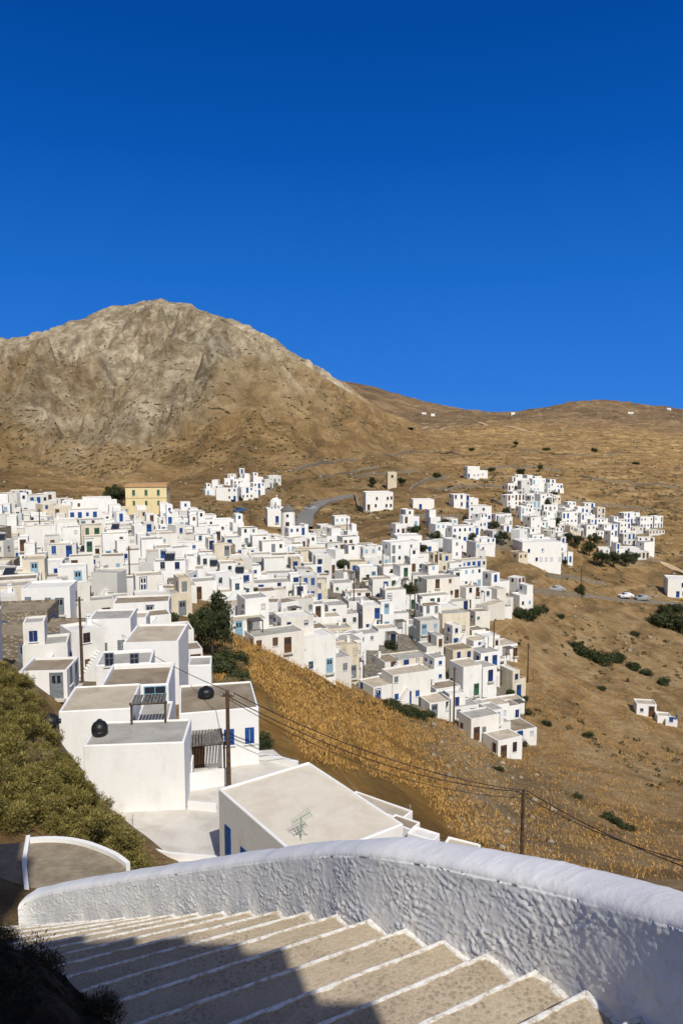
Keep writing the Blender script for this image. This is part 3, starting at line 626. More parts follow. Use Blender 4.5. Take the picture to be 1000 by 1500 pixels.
# ---------------------------------------------------------------- roads
def ribbon(px,width,mat,name,label,dmin=60,lift=.25):
    pts=[]
    for (u0,v0),(u1,v1) in zip(px,px[1:]):
        for t in np.linspace(0,1,6,endpoint=False):
            p=g(u0+(u1-u0)*t,v0+(v1-v0)*t,dmin)
            if p: pts.append(Vector(p))
    for _ in range(3):
        pts=[pts[0]]+[(pts[i-1]+pts[i]*2+pts[i+1])/4 for i in range(1,len(pts)-1)]+[pts[-1]]
    b=MB(); L=[];Rr=[]
    for i,p in enumerate(pts):
        d=(pts[min(i+1,len(pts)-1)]-pts[max(i-1,0)]); d.z=0; d.normalize(); nn=Vector((-d.y,d.x,0))*width/2
        z=max(float(h(p.x,p.y)),float(h(p.x+nn.x,p.y+nn.y)),float(h(p.x-nn.x,p.y-nn.y)))+lift
        L.append((p.x-nn.x,p.y-nn.y,z));Rr.append((p.x+nn.x,p.y+nn.y,z))
    lo=lambda q:(q[0],q[1],q[2]-3)
    for i in range(len(pts)-1):
        b.quad(L[i],L[i+1],Rr[i+1],Rr[i]); b.quad(lo(L[i]),lo(L[i+1]),L[i+1],L[i],1); b.quad(Rr[i],Rr[i+1],lo(Rr[i+1]),lo(Rr[i]),1)
    obj(name,b.mesh(name,[mat,STONE]),kind='structure',label=label,category='road'); return pts
ribbon([(445,775),(447,757),(462,742),(485,733),(518,726)],5,ASPH,'road','grey asphalt road climbing past village',100)
ribbon([(775,866),(820,869),(860,873),(900,879),(950,882),(1010,886)],2.2,ASPH,'road','asphalt road crossing dry hillside',100,.1)
ribbon([(600,629),(650,626),(700,620),(760,628),(830,640)],6,TRACK,'road','pale dirt track across far hillside',300,.5)
ribbon([(305,716),(330,712),(350,716),(372,728)],4,TRACK,'road','pale track by upper houses',150)
ribbon([(930,815),(965,822),(990,835),(1010,842)],3,TRACK,'road','pale dirt track on hillside',150,.1)
for k,px in enumerate([[(590,760),(640,757),(690,762)],[(520,700),(560,694),(620,690)],[(640,720),(700,712),(745,716)],[(830,735),(900,742),(960,750)],[(850,700),(920,708),(1000,716)],[(560,668),(620,662),(680,668)],[(800,845),(850,850),(890,860)],[(720,735),(745,742),(748,756)],[(520,725),(525,745),(535,752)],[(600,720),(620,705),(660,700)],[(760,660),(840,668),(920,664)],[(470,700),(520,690),(560,684)],[(430,690),(480,678),(530,672)],[(700,690),(760,684),(830,690)]]):
    pts=[]
    for (u0,v0),(u1,v1) in zip(px,px[1:]):
        for t in np.linspace(0,1,8,endpoint=False):
            p=g(u0+(u1-u0)*t,v0+(v1-v0)*t,100)
            if p: pts.append(Vector(p))
    if len(pts)>3:
        for _ in range(3): pts=[pts[0]]+[(pts[i-1]+pts[i]*2+pts[i+1])/4 for i in range(1,len(pts)-1)]+[pts[-1]]
        for q in pts: q.z=float(h(q.x,q.y))
        lowwall(pts,1.1,.8,name='terrace_wall',label='long dry stone terrace wall across hillside',mat=STONE)
# ---------------------------------------------------------------- cars
def make_car(x,y,z,yaw,pm,label):
    e=obj('parked_car',None,loc=(x,y,z),rot=(0,0,yaw),label=label,category='car',group='cars parked by the road')
    prof=[(-2.0,.35),(-2.0,.8),(-1.7,.95),(-1.1,1.0),(-.5,1.42),(1.0,1.45),(1.6,1.0),(1.95,.95),(2.0,.5),(1.95,.35)]
    b=MB(); n=len(prof)
    def ring(yy): return [(px,yy*(1-(.22 if pz>1.05 else 0)),pz) for px,pz in prof]
    Lr=ring(-.82);Rr=ring(.82)
    for i in range(n): b.quad(Lr[i],Rr[i],Rr[(i+1)%n],Lr[(i+1)%n])
    b.poly(Lr); b.poly(Rr[::-1]); obj('body',b.mesh('body',[CARP[pm]]),e)
    b=MB()
    for s_ in (-1,1): b.poly([(-.95,s_*.80,1.05),(1.45,s_*.80,1.05),(.95,s_*.665,1.38),(-.45,s_*.665,1.38)][::s_])
    b.quad((-1.08,-.7,1.03),(-1.08,.7,1.03),(-.54,.6,1.40),(-.54,-.6,1.40)); b.quad((1.6,.7,1.02),(1.6,-.7,1.02),(1.05,-.6,1.43),(1.05,.6,1.43)); obj('window',b.mesh('window',[GLASS]),e)
    b=MB(); b.cyl(0,0,-.11,.11,.32,.32,14,0,True,'y'); b.cyl(0,0,-.12,.12,.18,.18,10,1,True,'y'); wm_=b.mesh('wheel',[TYRE,METAL])
    for wx in (-1.25,1.25):
        for wy in (-.74,.74): obj('wheel',wm_,e,(wx,wy,.32))
    for s_ in (-1,1):
        b=MB(); b.box(-2.03,-1.98,.4*s_,.7*s_,.6,.75) if s_>0 else b.box(-2.03,-1.98,-.7,-.4,.6,.75); obj('headlight',b.mesh('headlight',[METAL]),e)
for k,(u,v,pm,lab) in enumerate([(916,878,0,'white car parked on hillside road'),(940,880,2,'grey car parked on hillside road'),(815,867,2,'grey car parked on hillside road'),(455,748,2,'grey car parked by village road'),(351,752,1,'dark blue car near village edge')]):
    p=g(u,v,100)
    if p:
        make_car(p[0],p[1],p[2]+.3,(.15 if v>800 else .8),pm,lab)
# ---------------------------------------------------------------- vegetation
def leafcloud(nc,per,leaf,flat_=.75,seed=0,cr=(.25,.45),asp=.55,up=0):
    r=np.random.default_rng(seed)
    dirs=r.normal(size=(nc,3)); dirs/=np.linalg.norm(dirs,axis=1)[:,None]; rad=r.uniform(.25,.78,nc)[:,None]; cen=dirs*rad*np.array([1,1,flat_])
    R_=r.uniform(*cr,nc); cen=np.repeat(cen,per,0); Rr=np.repeat(R_,per)[:,None]; shade=np.repeat(r.uniform(-.25,.25,nc),per)
    d=r.normal(size=(nc*per,3)); d/=np.linalg.norm(d,axis=1)[:,None]; p=cen+d*Rr*r.uniform(.5,1.15,(nc*per,1))*np.array([1,1,.85])
    p[:,2]+=flat_*.75
    nrm=d+r.normal(size=d.shape)*.7; nrm/=np.linalg.norm(nrm,axis=1)[:,None]; t=np.cross(nrm,r.normal(size=d.shape))
    if up: t=d+r.normal(size=d.shape)*.35+np.array([0,0,up])
    t/=np.linalg.norm(t,axis=1)[:,None]; bt=np.cross(nrm,t)
    sz=leaf*r.uniform(.6,1.4,(nc*per,1)); q=np.stack([p-t*sz,p-bt*sz*asp,p+t*sz,p+bt*sz*asp],1).reshape(-1,3)
    rnd=np.clip(.45+shade+r.uniform(-.3,.3,nc*per)+d[:,2]*.12,0,1)
    return q,np.arange(len(q)).reshape(-1,4),rnd
def crownmesh(seed,mat,nc,per,leaf,fl=.75,cr=(.25,.45),asp=.55,up=0):
    q,f,rn=leafcloud(nc,per,leaf,fl,seed,cr,asp,up); return npmesh('crown',q,f,[mat],rn)
CR=[crownmesh(s,LEAF,17,120,.07,.85,(.18,.42)) for s in range(5)]
NSH=[crownmesh(20+s,BUSH,22,190,.06,.75,(.2,.36),.38,.4) for s in range(5)]
SHD=[crownmesh(40+s,LEAF,18,110,.07,.6) for s in range(3)]
BRN=[crownmesh(60+s,STRAW,18,130,.06,.6,(.2,.4),.2,.6) for s in range(2)]
def trunkmesh(s):
    r=random.Random(s); b=MB(); b.beam((0,0,-.3),(.04,.02,.5),.07,r2=.05,n=8)
    for i in range(5):
        a=r.uniform(0,6.28); b.beam((.04,.02,.4),(.45*math.cos(a),.45*math.sin(a),.95+r.uniform(-.1,.3)),.035,r2=.012)
    return b.mesh('trunk',[WOOD])
TR=[trunkmesh(s) for s in range(3)]
def tree(u,v,rad,lab='dark green leafy tree by houses',dm=40,zs=1.0):
    p=g(u,v,dm)
    if not p: return
    e=obj('tree',None,loc=p,rot=(0,0,random.uniform(0,6)),label=lab,category='tree'); e.scale=(rad*random.uniform(.8,1.1),rad,rad*zs*random.uniform(.85,1.15))
    obj('trunk',random.choice(TR),e); obj('crown',random.choice(CR),e,(0,0,.45))
def shrub(u,v,rad,meshes=SHD,lab='dark green rounded shrub on dry slope',dm=30,grp='shrubs on the hillside',lift=-.1,flatz=.8):
    p=g(u,v,dm)
    if not p: return
    o=obj('shrub',random.choice(meshes),loc=(p[0],p[1],p[2]+lift*rad),rot=(0,0,random.uniform(0,6)),label=lab,category='shrub',group=grp); o.scale=(rad,rad*random.uniform(.8,1.1),rad*flatz*random.uniform(.85,1.15))
for t_ in [(318,938,1.7),(300,955,1.5),(330,955,1.4),(290,945,1.3),(312,962,1.5)]: tree(*t_,zs=1.7)
for t_ in [(880,832,3.2),(898,832,3),(915,830,3),(862,815,3),(845,806,3),(832,798,2.6),(870,800,2.6),(928,826,2.4),(165,742,3.5),(177,744,3),(652,782,2.5),(645,790,2),(723,778,2),(545,715,2.5),(755,655,3),(700,762,2),(598,882,2),(500,840,1.8),(232,850,2),(128,905,1.8),(60,978,1.5),(850,875,2),(588,712,2),(762,700,2.4),(835,760,2.2),(790,690,2),(640,800,2),(620,815,1.8),(560,820,1.8),(690,800,2),(740,760,2),(540,860,1.5),(660,870,1.5),(372,880,1.2),(250,930,1.3),(605,790,2),(672,795,2),(735,800,2.2),(815,770,2),(800,745,2)]: tree(*t_)
for s_ in [(770,905,2.6),(758,902,2.2),(782,900,2.4),(792,896,2),(850,958,2.6),(866,965,2.8),(884,970,2.8),(900,968,2.4),(842,948,2),(968,918,4),(984,915,4.2),(1000,925,4.2),(975,900,3.6),(992,895,3.5),(572,1036,1.5),(585,1042,1.7),(600,1048,1.7),(618,1052,1.5),(628,1050,1.1),(925,980,2),(945,988,1.8),(970,1002,1.8),(690,928,1.6),(705,934,1.6),(765,1092,1.2),(772,1045,1.2),(762,1030,1),(890,1200,.9),(905,1208,1.0),(918,1216,.9),(378,1098,1.1),(385,1090,.9),(700,1240,.6),(720,975,1.2),(612,990,1.0),(340,970,1.8),(330,985,1.7),(350,1000,1.5),(320,975,1.6),(845,1168,.7),(730,1128,.8),(955,760,3),(800,660,4),(690,660,3),(800,1060,.9),(860,1080,1),(930,930,1.4),(820,905,1.3),(880,1010,1),(640,700,3),(720,690,2.5),(870,660,4),(930,680,3),(810,725,2),(660,715,2)]: shrub(*s_)
for s_ in [(345,985,1.4),(335,1005,1.4),(362,1010,1.2),(330,960,1.5),(205,1262,.6),(195,1255,.6),(188,1248,.5),(215,1272,.7),(240,1276,.6)]: shrub(*s_,meshes=BRN,lab='dry brown shrub at edge of grassy slope',dm=15)
R=random.Random(5)
for i in range(100):
    x,y,_=placed[R.randrange(min(len(placed),520))]; x+=R.uniform(-2.2,2.2); y-=2.5; z=float(h(x,y))
    o=obj('shrub',R.choice(SHD),loc=(x,y,z),label='green garden shrub between white houses',category='shrub',group='garden shrubs'); s=R.uniform(.5,1.2); o.scale=(s,s,s*1.3)
BK=[(-40,950),(8,955),(30,995),(62,1068),(118,1165),(198,1268),(190,1290),(100,1225),(30,1215),(-40,1208)]
pl=[]
cuv=rng.uniform([-40,945],[210,1290],(6000,2)); cuv=cuv[inpoly(cuv[:,0],cuv[:,1],BK)]
bx,by,bz,bo=cast(cuv[:,0],cuv[:,1],13)
cnt=0
for i in range(len(bx)):
    if not bo[i] or by[i]>42: continue
    md=.55 if by[i]<28 else .7
    if any((bx[i]-a)**2+(by[i]-b)**2<md*md for a,b in pl): continue
    pl.append((bx[i],by[i])); cnt+=1
    if cnt>280: break
    s=random.uniform(.35,.85); o=obj('shrub',random.choice(NSH if random.random()<.87 else BRN),loc=(bx[i],by[i],bz[i]-.1),rot=(0,0,random.uniform(0,6)),label='low olive-green cushion shrub on steep bank',category='shrub',group='cushion shrubs on the bank'); o.scale=(s,s,s*random.uniform(.8,1.3))
N=12000; u=rng.uniform(-30,1030,N); v=rng.uniform(470,1290,N)
v=np.where(rng.random(N)<.5,rng.uniform(580,760,N),v)
x,y,z,ok=cast(u,v,34)
inv=inpoly(u,v,MAINP)|inpoly(u,v,RP)|inpoly(u,v,NEARP)|(inpoly(u,v,[(320,915),(690,1090),(640,1260),(300,1300)])&(rng.random(N)<.7))
dn=fbm(x/60,y/60,3,77)
ok&=~inv&(dn>-.04)
x,y,z=x[ok],y[ok],z[ok]; n=len(x); k=10
sz=rng.uniform(.3,1.0,n)**1.5*np.interp(y,[40,100,300,500,900],[.35,.7,1.2,1.1,.9])
cen=np.repeat(np.stack([x,y,z],1),k,0); s_=np.repeat(sz,k)[:,None]; d=rng.normal(size=(n*k,3)); d/=np.linalg.norm(d,axis=1)[:,None]; d[:,2]=np.abs(d[:,2])
p=cen+d*s_*np.array([1,1,.6])*rng.uniform(.4,1,(n*k,1)); t=rng.normal(size=d.shape); t/=np.linalg.norm(t,axis=1)[:,None]; b2_=np.cross(d,t); b2_/=np.linalg.norm(b2_,axis=1)[:,None]; t=np.cross(b2_,d)
q=np.stack([p-t*s_*.45,p-b2_*s_*.35,p+t*s_*.45,p+b2_*s_*.35],1).reshape(-1,3)
obj('scrub',npmesh('scrub',q,np.arange(len(q)).reshape(-1,4),[DRYL],rng.random(n*k)),kind='stuff',label='low dark scrub dotted over dry hillsides',category='scrub')
N=36000; u=rng.uniform(320,1010,N); v=rng.uniform(925,1290,N); x,y,z,ok=cast(u,v,30)
inv=inpoly(u,v,MAINP)|inpoly(u,v,NEARP); edge=rng.random(N)<np.interp(u,[300,600,750,1010],[1,.8,.3,.15]); ok&=~inv&edge&(y<130)&(fbm(x/5,y/5,3,88)>-.25)
x,y,z=x[ok],y[ok],z[ok]; n=len(x); k=9
ce=np.repeat(np.stack([x,y,z],1),k,0); ce[:,:2]+=rng.normal(size=(n*k,2))*.45; hh=rng.uniform(.08,.30,n*k); a_=rng.uniform(0,6.28,n*k); wv=.02+.0003*np.repeat(y,k)
dx=np.stack([np.cos(a_)*wv,np.sin(a_)*wv,np.zeros(n*k)],1); ln=rng.normal(size=(n*k,2))*.16; tip=ce+np.stack([ln[:,0],ln[:,1],hh],1); ce[:,2]-=.05
q=np.stack([ce-dx,ce+dx,tip],1).reshape(-1,3)
obj('dry_grass',npmesh('dry_grass',q,np.arange(len(q)).reshape(-1,3),[GRASS],rng.random(n*k)),kind='stuff',label='orange dry grass covering steep slope',category='grass')
N=3600; u=rng.uniform(-20,1020,N); v=rng.uniform(460,1280,N); x,y,z,ok=cast(u,v,36); inv=inpoly(u,v,MAINP)|inpoly(u,v,RP)|inpoly(u,v,NEARP)|inpoly(u,v,BK)
ok&=~inv&((y>150)|inpoly(u,v,[(600,1040),(720,1085),(850,1180),(830,1290),(650,1250),(640,1150)])); x,y,z=x[ok],y[ok],z[ok]; n=len(x)
ico=np.array([(0,0,1),(.9,0,.3),(.3,.85,.35),(-.75,.5,.25),(-.7,-.55,.3),(.3,-.9,.3),(0,0,-.6)]); icf=np.array([(0,1,2),(0,2,3),(0,3,4),(0,4,5),(0,5,1),(6,2,1),(6,3,2),(6,4,3),(6,5,4),(6,1,5)])
s_=(rng.uniform(.3,1,n)**2*np.interp(y,[40,100,300,900],[.4,.7,1.2,2.6]))[:,None,None]
an=rng.uniform(0,6.28,n); ca_,sa_=np.cos(an)[:,None],np.sin(an)[:,None]; q=np.repeat(ico[None],n,0)*rng.uniform(.7,1.3,(n,7,3)); qx=q[:,:,0]*ca_-q[:,:,1]*sa_; qy=q[:,:,0]*sa_+q[:,:,1]*ca_; q=np.stack([qx,qy,q[:,:,2]*.7],-1)*s_+np.stack([x,y,z],1)[:,None,:]
fc=(icf[None]+np.arange(n)[:,None,None]*7).reshape(-1,3)
rk=M('weathered_rock',.95,.1); rk.col(rk.ramp(rk.noise(.8,5,.6),[(.3,(.19,.155,.105)),(.7,(.38,.32,.235))])); rk.bump(rk.noise(3,6,.7),.15,.8)
obj('loose_rocks',npmesh('loose_rocks',q.reshape(-1,3),fc,[rk.m]),kind='stuff',label='pale boulders and loose stones on slopes',category='rocks')
# ---------------------------------------------------------------- foreground parapet + stairs
wp=[(1500,1620,1.35),(1250,1436,2.05),(1120,1380,2.45),(1000,1341,2.9),(850,1300,3.5),(700,1267,4.1),(600,1249,4.6),(530,1241,5.0),(450,1244,5.7),(350,1257,6.7),(250,1273,7.8),(150,1289,9.0),(80,1301,9.9),(45,1312,10.3),(22,1328,10.3)]
K=np.array([tuple(P(*q)) for q in wp])
def catmull(K,per):
    out=[]
    for i in range(len(K)-1):
        p0=K[max(i-1,0)];p1_=K[i];p2_=K[i+1];p3=K[min(i+2,len(K)-1)]
        for t in np.linspace(0,1,per,endpoint=False):
            out.append(.5*((2*p1_)+(-p0+p2_)*t+(2*p0-5*p1_+4*p2_-p3)*t*t+(-p0+3*p1_-3*p2_+p3)*t**3))
    out.append(K[-1]); return np.array(out)
Cc=catmull(K,20); seg=np.r_[0,np.cumsum(np.linalg.norm(np.diff(Cc[:,:2],axis=0),axis=1))]
ns=int(seg[-1]/.011); ss=np.linspace(0,seg[-1],ns); Cx=np.interp(ss,seg,Cc[:,0]);Cy=np.interp(ss,seg,Cc[:,1]);Cz=np.interp(ss,seg,Cc[:,2])
kk=np.ones(31)/31; sm=lambda a:np.convolve(np.pad(a,15,mode='edge'),kk,'valid')
Cx,Cy,Cz=sm(Cx),sm(Cy),sm(Cz)
tx=np.gradient(Cx);ty=np.gradient(Cy);L=np.hypot(tx,ty)+1e-9;tx/=L;ty/=L; ox,oy=ty,-tx
for ii_ in range(18): ox[ii_],oy[ii_]=ox[18],oy[18]; ox[-1-ii_],oy[-1-ii_]=ox[-19],oy[-19]
WD=.33; HB=.54
prof=[(0,z) for z in np.linspace(-1.1,-.075,96)]
for a_ in np.linspace(math.pi,0,26): prof.append((WD/2+WD/2*np.sign(math.cos(a_))*abs(math.cos(a_))**.85,-.075+.075*abs(math.sin(a_))**.9))
prof+=[(WD,z) for z in np.linspace(-.12,-3.5,12)]
prof=np.array(prof); pn=np.gradient(prof,axis=0); nl=np.hypot(pn[:,0],pn[:,1])+1e-9; pnx,pnz=-pn[:,1]/nl,pn[:,0]/nl
SS,ZZ=np.meshgrid(ss,prof[:,1],indexing='ij')
w1=fbm(SS*2.2,ZZ*2.2,2,51); w2=fbm(SS*2.1+9,ZZ*2.3,2,55)
def streak(ang,fl,fa,seed,wd,warp):
    c_,s_=math.cos(ang),math.sin(ang); A_=SS*c_+ZZ*s_; B_=-SS*s_+ZZ*c_
    n_=np.abs(perlin(A_*fl+w1*warp,B_*fa+w2*warp*2,seed)); gate=np.clip(.5+1.7*perlin(A_*2.6,B_*4.5,seed+7),0,1)
    return np.exp(-(n_/wd)**2)*gate
vein=streak(.35,3.6,20,61,.06,.7)+streak(-.45,3.8,19,62,.06,.7)+.8*streak(.9,4.4,22,63,.065,.7)+.6*streak(0,5,30,64,.07,.6)+.6*streak(-1.1,4.6,24,66,.07,.6)
dsp=.0070*vein+.003*w1+.0022*fbm(SS*26,ZZ*30,3,67)
npf=len(prof); fade=np.interp(np.arange(npf),[0,90,99,120,npf],[1,1,.22,.22,.6])[None,:]
XX_=np.repeat(prof[None,:,0],len(ss),0)
dsp=dsp*fade+.012*fbm(SS*1.7,ZZ*2,2,69)+.0045*fbm(SS*6,XX_*7+ZZ*3,3,70)
OX=prof[None,:,0]+dsp*pnx[None,:]; OZ=prof[None,:,1]+dsp*pnz[None,:]
VX=Cx[:,None]+ox[:,None]*OX; VY=Cy[:,None]+oy[:,None]*OX; VZ=Cz[:,None]+OZ
V=np.stack([VX,VY,VZ],-1).reshape(-1,3); idx=np.arange(len(V)).reshape(VX.shape); Fc=np.stack([idx[:-1,:-1],idx[:-1,1:],idx[1:,1:],idx[1:,:-1]],-1).reshape(-1,4)
ws=M('whitewashed_render',.8,.2); f=ws.noise(2.5,6,.65); ws.col(ws.ramp(f,[(.3,(.74,.725,.69)),(.5,(.80,.79,.765)),(.65,(.84,.83,.81))])); ws.bump(ws.noise(50,5,.65),.004,.7)
wm_o=npmesh('parapet_wall',V,Fc,[ws.m],smooth=True)
bm=bmesh.new(); bm.from_mesh(wm_o); bm.verts.ensure_lookup_table(); base_i=(VX.shape[0]-1)*VX.shape[1]
try: bm.faces.new([bm.verts[base_i+j] for j in range(VX.shape[1]-1,-1,-1)])
except Exception: pass
bm.to_mesh(wm_o); bm.free()
obj('parapet_wall',wm_o,label='thick whitewashed parapet wall with rough stucco beside stairs',category='wall')
tm_=M('stair_cement',.95,.1)
v1=tm_.noise(1.6,6,.68,.5); v2=tm_.vor(30); v3=tm_.noise(80,3,.6)
cc=tm_.ramp(v1,[(.3,(.33,.265,.18)),(.5,(.44,.36,.25)),(.68,(.53,.44,.315))])
pat=tm_.math('MULTIPLY',tm_.ramp(v2,[(.3,1.0),(.5,0.0)]),tm_.ramp(tm_.noise(3.5,3),[(.43,0.0),(.56,.7)]))
cc=tm_.mix(pat,cc,(.20,.165,.12)); cc=tm_.mix(.3,cc,tm_.ramp(v3,[(.35,(.20,.155,.105)),(.65,(.58,.49,.37))])); tm_.col(cc); tm_.bump(v2,.007,.5,tm_.bump(v3,.005,.7))
np_=M('white_lime_paint',.85,.2); np_.col(np_.ramp(np_.noise(18,6,.75),[(.38,(.42,.35,.25)),(.49,(.68,.65,.59)),(.62,(.79,.78,.74))])); np_.bump(np_.noise(30,4),.006,.7)
LXY=[(0,-1.0),(2.6,-1.0),(3.63,-1.04),(4.51,-1.62),(5.87,-2.62),(7.64,-3.65),(9.09,-4.6),(10.5,-5.3)]
def leftx(y): return float(np.interp(y,[q[0] for q in LXY],[q[1] for q in LXY]))
def leftpt(p,T_):
    t=0
    while t<9:
        q=p-T_*t
        if q[0]<leftx(q[1])-.12: return q
        t+=.02
    return p-T_*9
sd_at=lambda dd:float(np.interp(dd,Cy[:int(ns*.93)],ss[:int(ns*.93)]))
stations=[]; s_cur=sd_at(2.1); s_end=sd_at(9.75)
while s_cur<s_end:
    i=int(np.searchsorted(ss,s_cur)); i=min(i,ns-1); d_here=Cy[i]
    ang=math.radians(float(np.interp(d_here,[2.2,4.3,6.4,8,9.2,10],[31,28,21,16,8,3])))
    stations.append((np.array([Cx[i],Cy[i]]),Cz[i]-HB,np.array([math.cos(ang),math.sin(ang)]),i))
    s_cur+=float(np.interp(d_here,[2,4.4,5.5,9],[.34,.36,.50,.60]))
f0=stations[0]; pre=[]
for k in range(9,0,-1):
    T_=f0[2]; Nn=np.array([-T_[1],T_[0]]); pre.append((f0[0]-Nn*.30*k,f0[1]+.13*k,T_,None))
stations=pre+stations
sb=MB(); noses=[]; edges=[]
def wline(a,b,n):
    if a[3] is not None and b[3] is not None:
        ii=np.linspace(a[3],b[3],n).astype(int); return [np.array([Cx[j],Cy[j]]) for j in ii]
    return [a[0]+(b[0]-a[0])*t for t in np.linspace(0,1,n)]
stl=[]
for i in range(1,len(stations)):
    A_,B_=stations[i-1],stations[i]; zt=B_[1]; T0,T1=A_[2],B_[2]
    mids=wline(A_,B_,9); l0=leftpt(A_[0],T0); l1=leftpt(B_[0],T1); stl.append((l1,zt))
    poly=[tuple(l0)]+[tuple(w+T1*.12) for w in mids]+[tuple(l1)]
    sb.prism(poly,zt-1.6,zt)
    nb=MB(); a0=B_[0]; nseg=90; le=np.linalg.norm(a0-l1); pv=None; Nn=np.array([-T1[1],T1[0]])
    for s in range(nseg+1):
        t=le*s/nseg; q=a0+T1*.05-T1*t; wdt=.022+.014*float(perlin(t*7,i*3.7,3))+.010*float(perlin(t*23,i*1.7,4)); o_=.006*float(perlin(t*9,i*1.3,5)); dz=.006+.003*float(perlin(t*5,i,8))
        fr=q+Nn*(.006+o_); bk=q-Nn*wdt; cur=[(fr[0],fr[1],zt-.05),(fr[0],fr[1],zt+dz-.003),(fr[0]-Nn[0]*.008,fr[1]-Nn[1]*.008,zt+dz),(bk[0],bk[1],zt+dz*.9),(bk[0],bk[1],zt-.02)]
        if pv:
            for c1 in range(4): nb.quad(pv[c1],pv[c1+1],cur[c1+1],cur[c1])
        pv=cur
    noses.append(nb.mesh('nosing',[np_.m]))
    eb=MB(); pr=None
    for j,w_ in enumerate(mids):
        w_0=w_+T1*.06; wd=.06+.04+.03*float(perlin(i*2.1+j*.4,2.2,9))+(.05 if j<2 else 0); w_1=w_0-T1*wd; cur=[(w_0[0],w_0[1],zt+.03),(w_1[0]+.02,w_1[1],zt+.009),(w_1[0],w_1[1],zt-.01)]
        if pr:
            eb.quad(pr[0],pr[1],cur[1],cur[0]); eb.quad(pr[1],pr[2],cur[2],cur[1])
        pr=cur
    edges.append(eb.mesh('painted_edge',[np_.m]))
st=obj('staircase',sb.mesh('staircase',[tm_.m]),label='wide cement steps with white painted nosings descending beside parapet',category='stairs')
for m_ in noses: obj('nosing',m_,st)
for m_ in edges: obj('painted_edge',m_,st)
ly_=[q[0][1] for q in stl]; lz_=[q[1] for q in stl]; o_=np.argsort(ly_); ly_=np.array(ly_)[o_]; lz_=np.array(lz_)[o_]
gy=np.linspace(-1,9.6,190); go=np.linspace(0,4.5,110); GY,GO=np.meshgrid(gy,go,indexing='ij')
LX=np.array([leftx(q)+.02 for q in gy])[:,None]-GO
zs_=np.interp(gy,ly_,lz_)[:,None]
GZ_=zs_-.14+np.interp(GY,[0,4,8.6],[.48,.40,.14])*np.clip(GO/.5,0,1)+.16*fbm(LX*1.8,GY*1.8,6,91)*np.clip(GO/.2,.1,1)+.08*fbm(LX*6,GY*6,4,95,ridge=True)-np.clip(GO-1.5,0,9)*.25
V=np.stack([LX,GY,GZ_],-1).reshape(-1,3); idx=np.arange(len(V)).reshape(GY.shape); Fc=np.stack([idx[:-1,:-1],idx[1:,:-1],idx[1:,1:],idx[:-1,1:]],-1).reshape(-1,4)
bkm=M('shaded_earth_rock',.97,.05); bkm.col(bkm.ramp(bkm.noise(4,7,.75),[(.35,(.02,.016,.010)),(.5,(.055,.043,.03)),(.68,(.12,.10,.07))])); bkm.bump(bkm.noise(6,8,.75),.12,1.0)  # earth colour taken near black to paint the bank's shadow
obj('rocky_bank',npmesh('rocky_bank',V,Fc,[bkm.m],smooth=True),kind='structure',label='shade-darkened rocky earth bank beside the stairs',category='bank')
DKL=leafm('shaded_leaves',(.015,.015,.007),(.035,.033,.016),(.08,.072,.036)); DK=[crownmesh(80+s,DKL,24,170,.045,.5,(.2,.36),.25,.6) for s in range(3)]  # leaf colour darkened too, shade painted in like the bank
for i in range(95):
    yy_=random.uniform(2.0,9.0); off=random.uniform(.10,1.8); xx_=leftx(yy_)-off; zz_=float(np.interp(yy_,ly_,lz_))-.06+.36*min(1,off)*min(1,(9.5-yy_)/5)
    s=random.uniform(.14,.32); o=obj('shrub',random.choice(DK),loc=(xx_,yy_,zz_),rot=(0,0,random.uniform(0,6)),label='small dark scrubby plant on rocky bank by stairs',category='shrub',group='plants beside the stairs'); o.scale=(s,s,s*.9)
TZ=-9.45
lp=[Pz(u,v,TZ) for u,v in ((-60,1240),(42,1234),(70,1232),(98,1233),(125,1238),(150,1247),(172,1257),(188,1270),(150,1286),(110,1297),(48,1310),(-60,1325))]
lm=M('landing_paving',.95,.1); lm.col(lm.ramp(lm.noise(3,6,.65),[(.3,(.18,.145,.10)),(.7,(.31,.26,.19))])); lm.bump(lm.vor(9),.02,.6)
b=MB(); b.prism([(p.x,p.y) for p in lp],TZ-1.5,TZ); obj('path_landing',b.mesh('path_landing',[lm.m]),kind='structure',label='brown paved curved landing of lower path',category='path')
arc=[Vector((p.x,p.y,TZ)) for p in lp[1:8]]
for _ in range(2):
    na=[arc[0]]
    for p,q in zip(arc,arc[1:]): na+=[p.lerp(q,.25),p.lerp(q,.75)]
    arc=na+[arc[-1]]
lowwall(arc,.10,.10,name='white_kerb',label='curved white painted kerb around paved landing',down=.3)
lowwall([Pz(42,1232,TZ),Pz(36,1270,TZ),Pz(40,1312,TZ)],.15,.09,name='white_kerb',label='short white painted low wall on landing')
for u_,v_ in ((196,1258),(600,1215)):
    p=g(u_,v_,15)
    if p:
        b=MB(); b.beam((0,0,-.3),(0,0,1.5),.025); b.beam((0,0,1.5),(0,.12,1.6),.02); obj('fence_post',b.mesh('fence_post',[METAL]),loc=p,label='thin metal fence post on slope',category='post',group='fence posts')
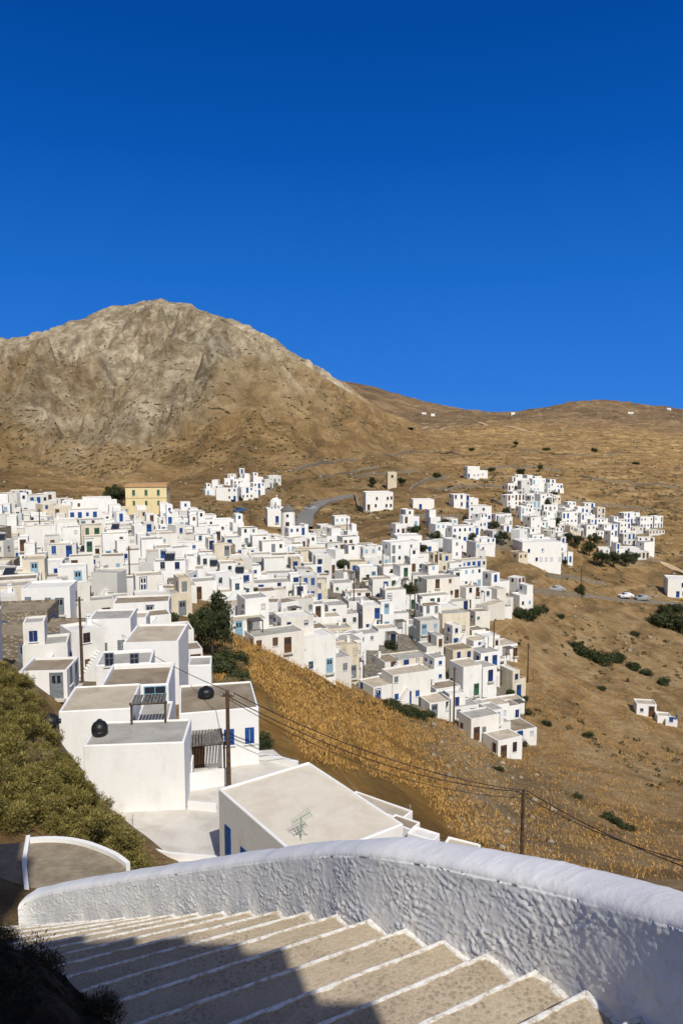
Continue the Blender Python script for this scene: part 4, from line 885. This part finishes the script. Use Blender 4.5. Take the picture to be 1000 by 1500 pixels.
# church behind the top of the stairs (casts the shadow over the lower steps)
e=obj('church',None,loc=(0,-1.5,0),label='tall whitewashed church with bell tower above the stairs',category='church')
b=MB(); prf=[(-9,-3.5),(1.55,-3.5),(1.55,2.3),(1.80,2.3),(1.80,2.85),(1.55,2.85),(1.55,3.55),(1.32,3.55),(1.32,3.8),(1.0,3.8),(1.0,4.05),(.6,4.05),(.6,4.3),(.1,4.3),(.1,4.6),(-.6,4.6),(-.6,4.85),(-9,4.95)]
n_=len(prf); i=len(b.v); b.v+=[(x_,0,z_) for x_,z_ in prf]+[(x_,-6,z_) for x_,z_ in prf]
for k in range(n_): b.f.append((i+k,i+(k+1)%n_,i+n_+(k+1)%n_,i+n_+k)); b.mi.append(0)
b.f.append(tuple(i+k for k in range(n_-1,-1,-1))); b.mi.append(0); b.f.append(tuple(i+n_+k for k in range(n_))); b.mi.append(0)
obj('wall',b.mesh('wall',[GREYW]),e)
b=MB(); b.box(-5.4,-1.5,-4.2,-.01,4.7,10.0); b.box(-4.7,-1.7,-3.6,-.3,10.0,11.6); obj('bell_tower',b.mesh('bell_tower',[WHITEN]),e)
obj('door',door_mesh('blue'),e,(-2.5,.004,-1.6),(0,0,math.pi))
# ---------------------------------------------------------------- light, sky, camera
sv=Vector((.30,-.954,0)).normalized(); el=math.radians(47); sd=Vector((sv.x*math.cos(el),sv.y*math.cos(el),math.sin(el)))
sl=bpy.data.lights.new('sun','SUN'); sl.energy=4.3; sl.angle=math.radians(.5); sl.color=(1,.955,.88)
so=bpy.data.objects.new('sun',sl); C.objects.link(so); so.rotation_euler=sd.to_track_quat('Z','Y').to_euler()
w=bpy.data.worlds.new('World'); bpy.context.scene.world=w; w.use_nodes=True; nt=w.node_tree; bg=nt.nodes['Background']
sk=nt.nodes.new('ShaderNodeTexSky'); sk.sky_type='NISHITA'; sk.sun_disc=False; sk.sun_elevation=el; sk.sun_rotation=math.atan2(sv.x,sv.y); sk.altitude=300; sk.air_density=1.0; sk.dust_density=1.5; sk.ozone_density=1.0
hs=nt.nodes.new('ShaderNodeHueSaturation'); hs.inputs['Saturation'].default_value=.55; hs.inputs['Value'].default_value=.75; nt.links.new(sk.outputs[0],hs.inputs['Color'])
tc=nt.nodes.new('ShaderNodeTexCoord'); sx=nt.nodes.new('ShaderNodeSeparateXYZ'); nt.links.new(tc.outputs['Generated'],sx.inputs[0])
cr=nt.nodes.new('ShaderNodeValToRGB'); e_=cr.color_ramp.elements
st_=[(0,(.42,2.25,7.3)),(.06,(.30,2.0,7.0)),(.2,(.12,1.45,5.8)),(.34,(.03,.95,4.5)),(.46,(.01,.66,3.5)),(1,(.008,.45,2.6))]
while len(e_)<len(st_): e_.new(.5)
for i,(p_,c_) in enumerate(st_): e_[i].position=p_; e_[i].color=(*[x*.1 for x in c_],1)
nt.links.new(sx.outputs[2],cr.inputs[0])
sc10=nt.nodes.new('ShaderNodeVectorMath'); sc10.operation='SCALE'; sc10.inputs['Scale'].default_value=10; nt.links.new(cr.outputs[0],sc10.inputs[0])
mr=nt.nodes.new('ShaderNodeMapRange'); mr.inputs['From Min'].default_value=.55; mr.inputs['From Max'].default_value=-.3; nt.links.new(sx.outputs[1],mr.inputs['Value'])
mx=nt.nodes.new('ShaderNodeMix'); mx.data_type='RGBA'; nt.links.new(mr.outputs[0],mx.inputs[0]); nt.links.new(sc10.outputs[0],mx.inputs[6]); nt.links.new(hs.outputs[0],mx.inputs[7])
nt.links.new(mx.outputs[2],bg.inputs[0]); bg.inputs[1].default_value=.1
cam=bpy.data.cameras.new('camera'); co=bpy.data.objects.new('camera',cam); C.objects.link(co); cam.sensor_fit='VERTICAL'; cam.sensor_height=36; cam.lens=F/1500*36
co.rotation_euler=(math.radians(90)-PITCH,0,0); cam.clip_end=30000; cam.clip_start=.05
bpy.context.scene.camera=co
sc_=bpy.context.scene; sc_.view_settings.view_transform='Standard'; sc_.view_settings.look='None'; sc_.view_settings.exposure=0
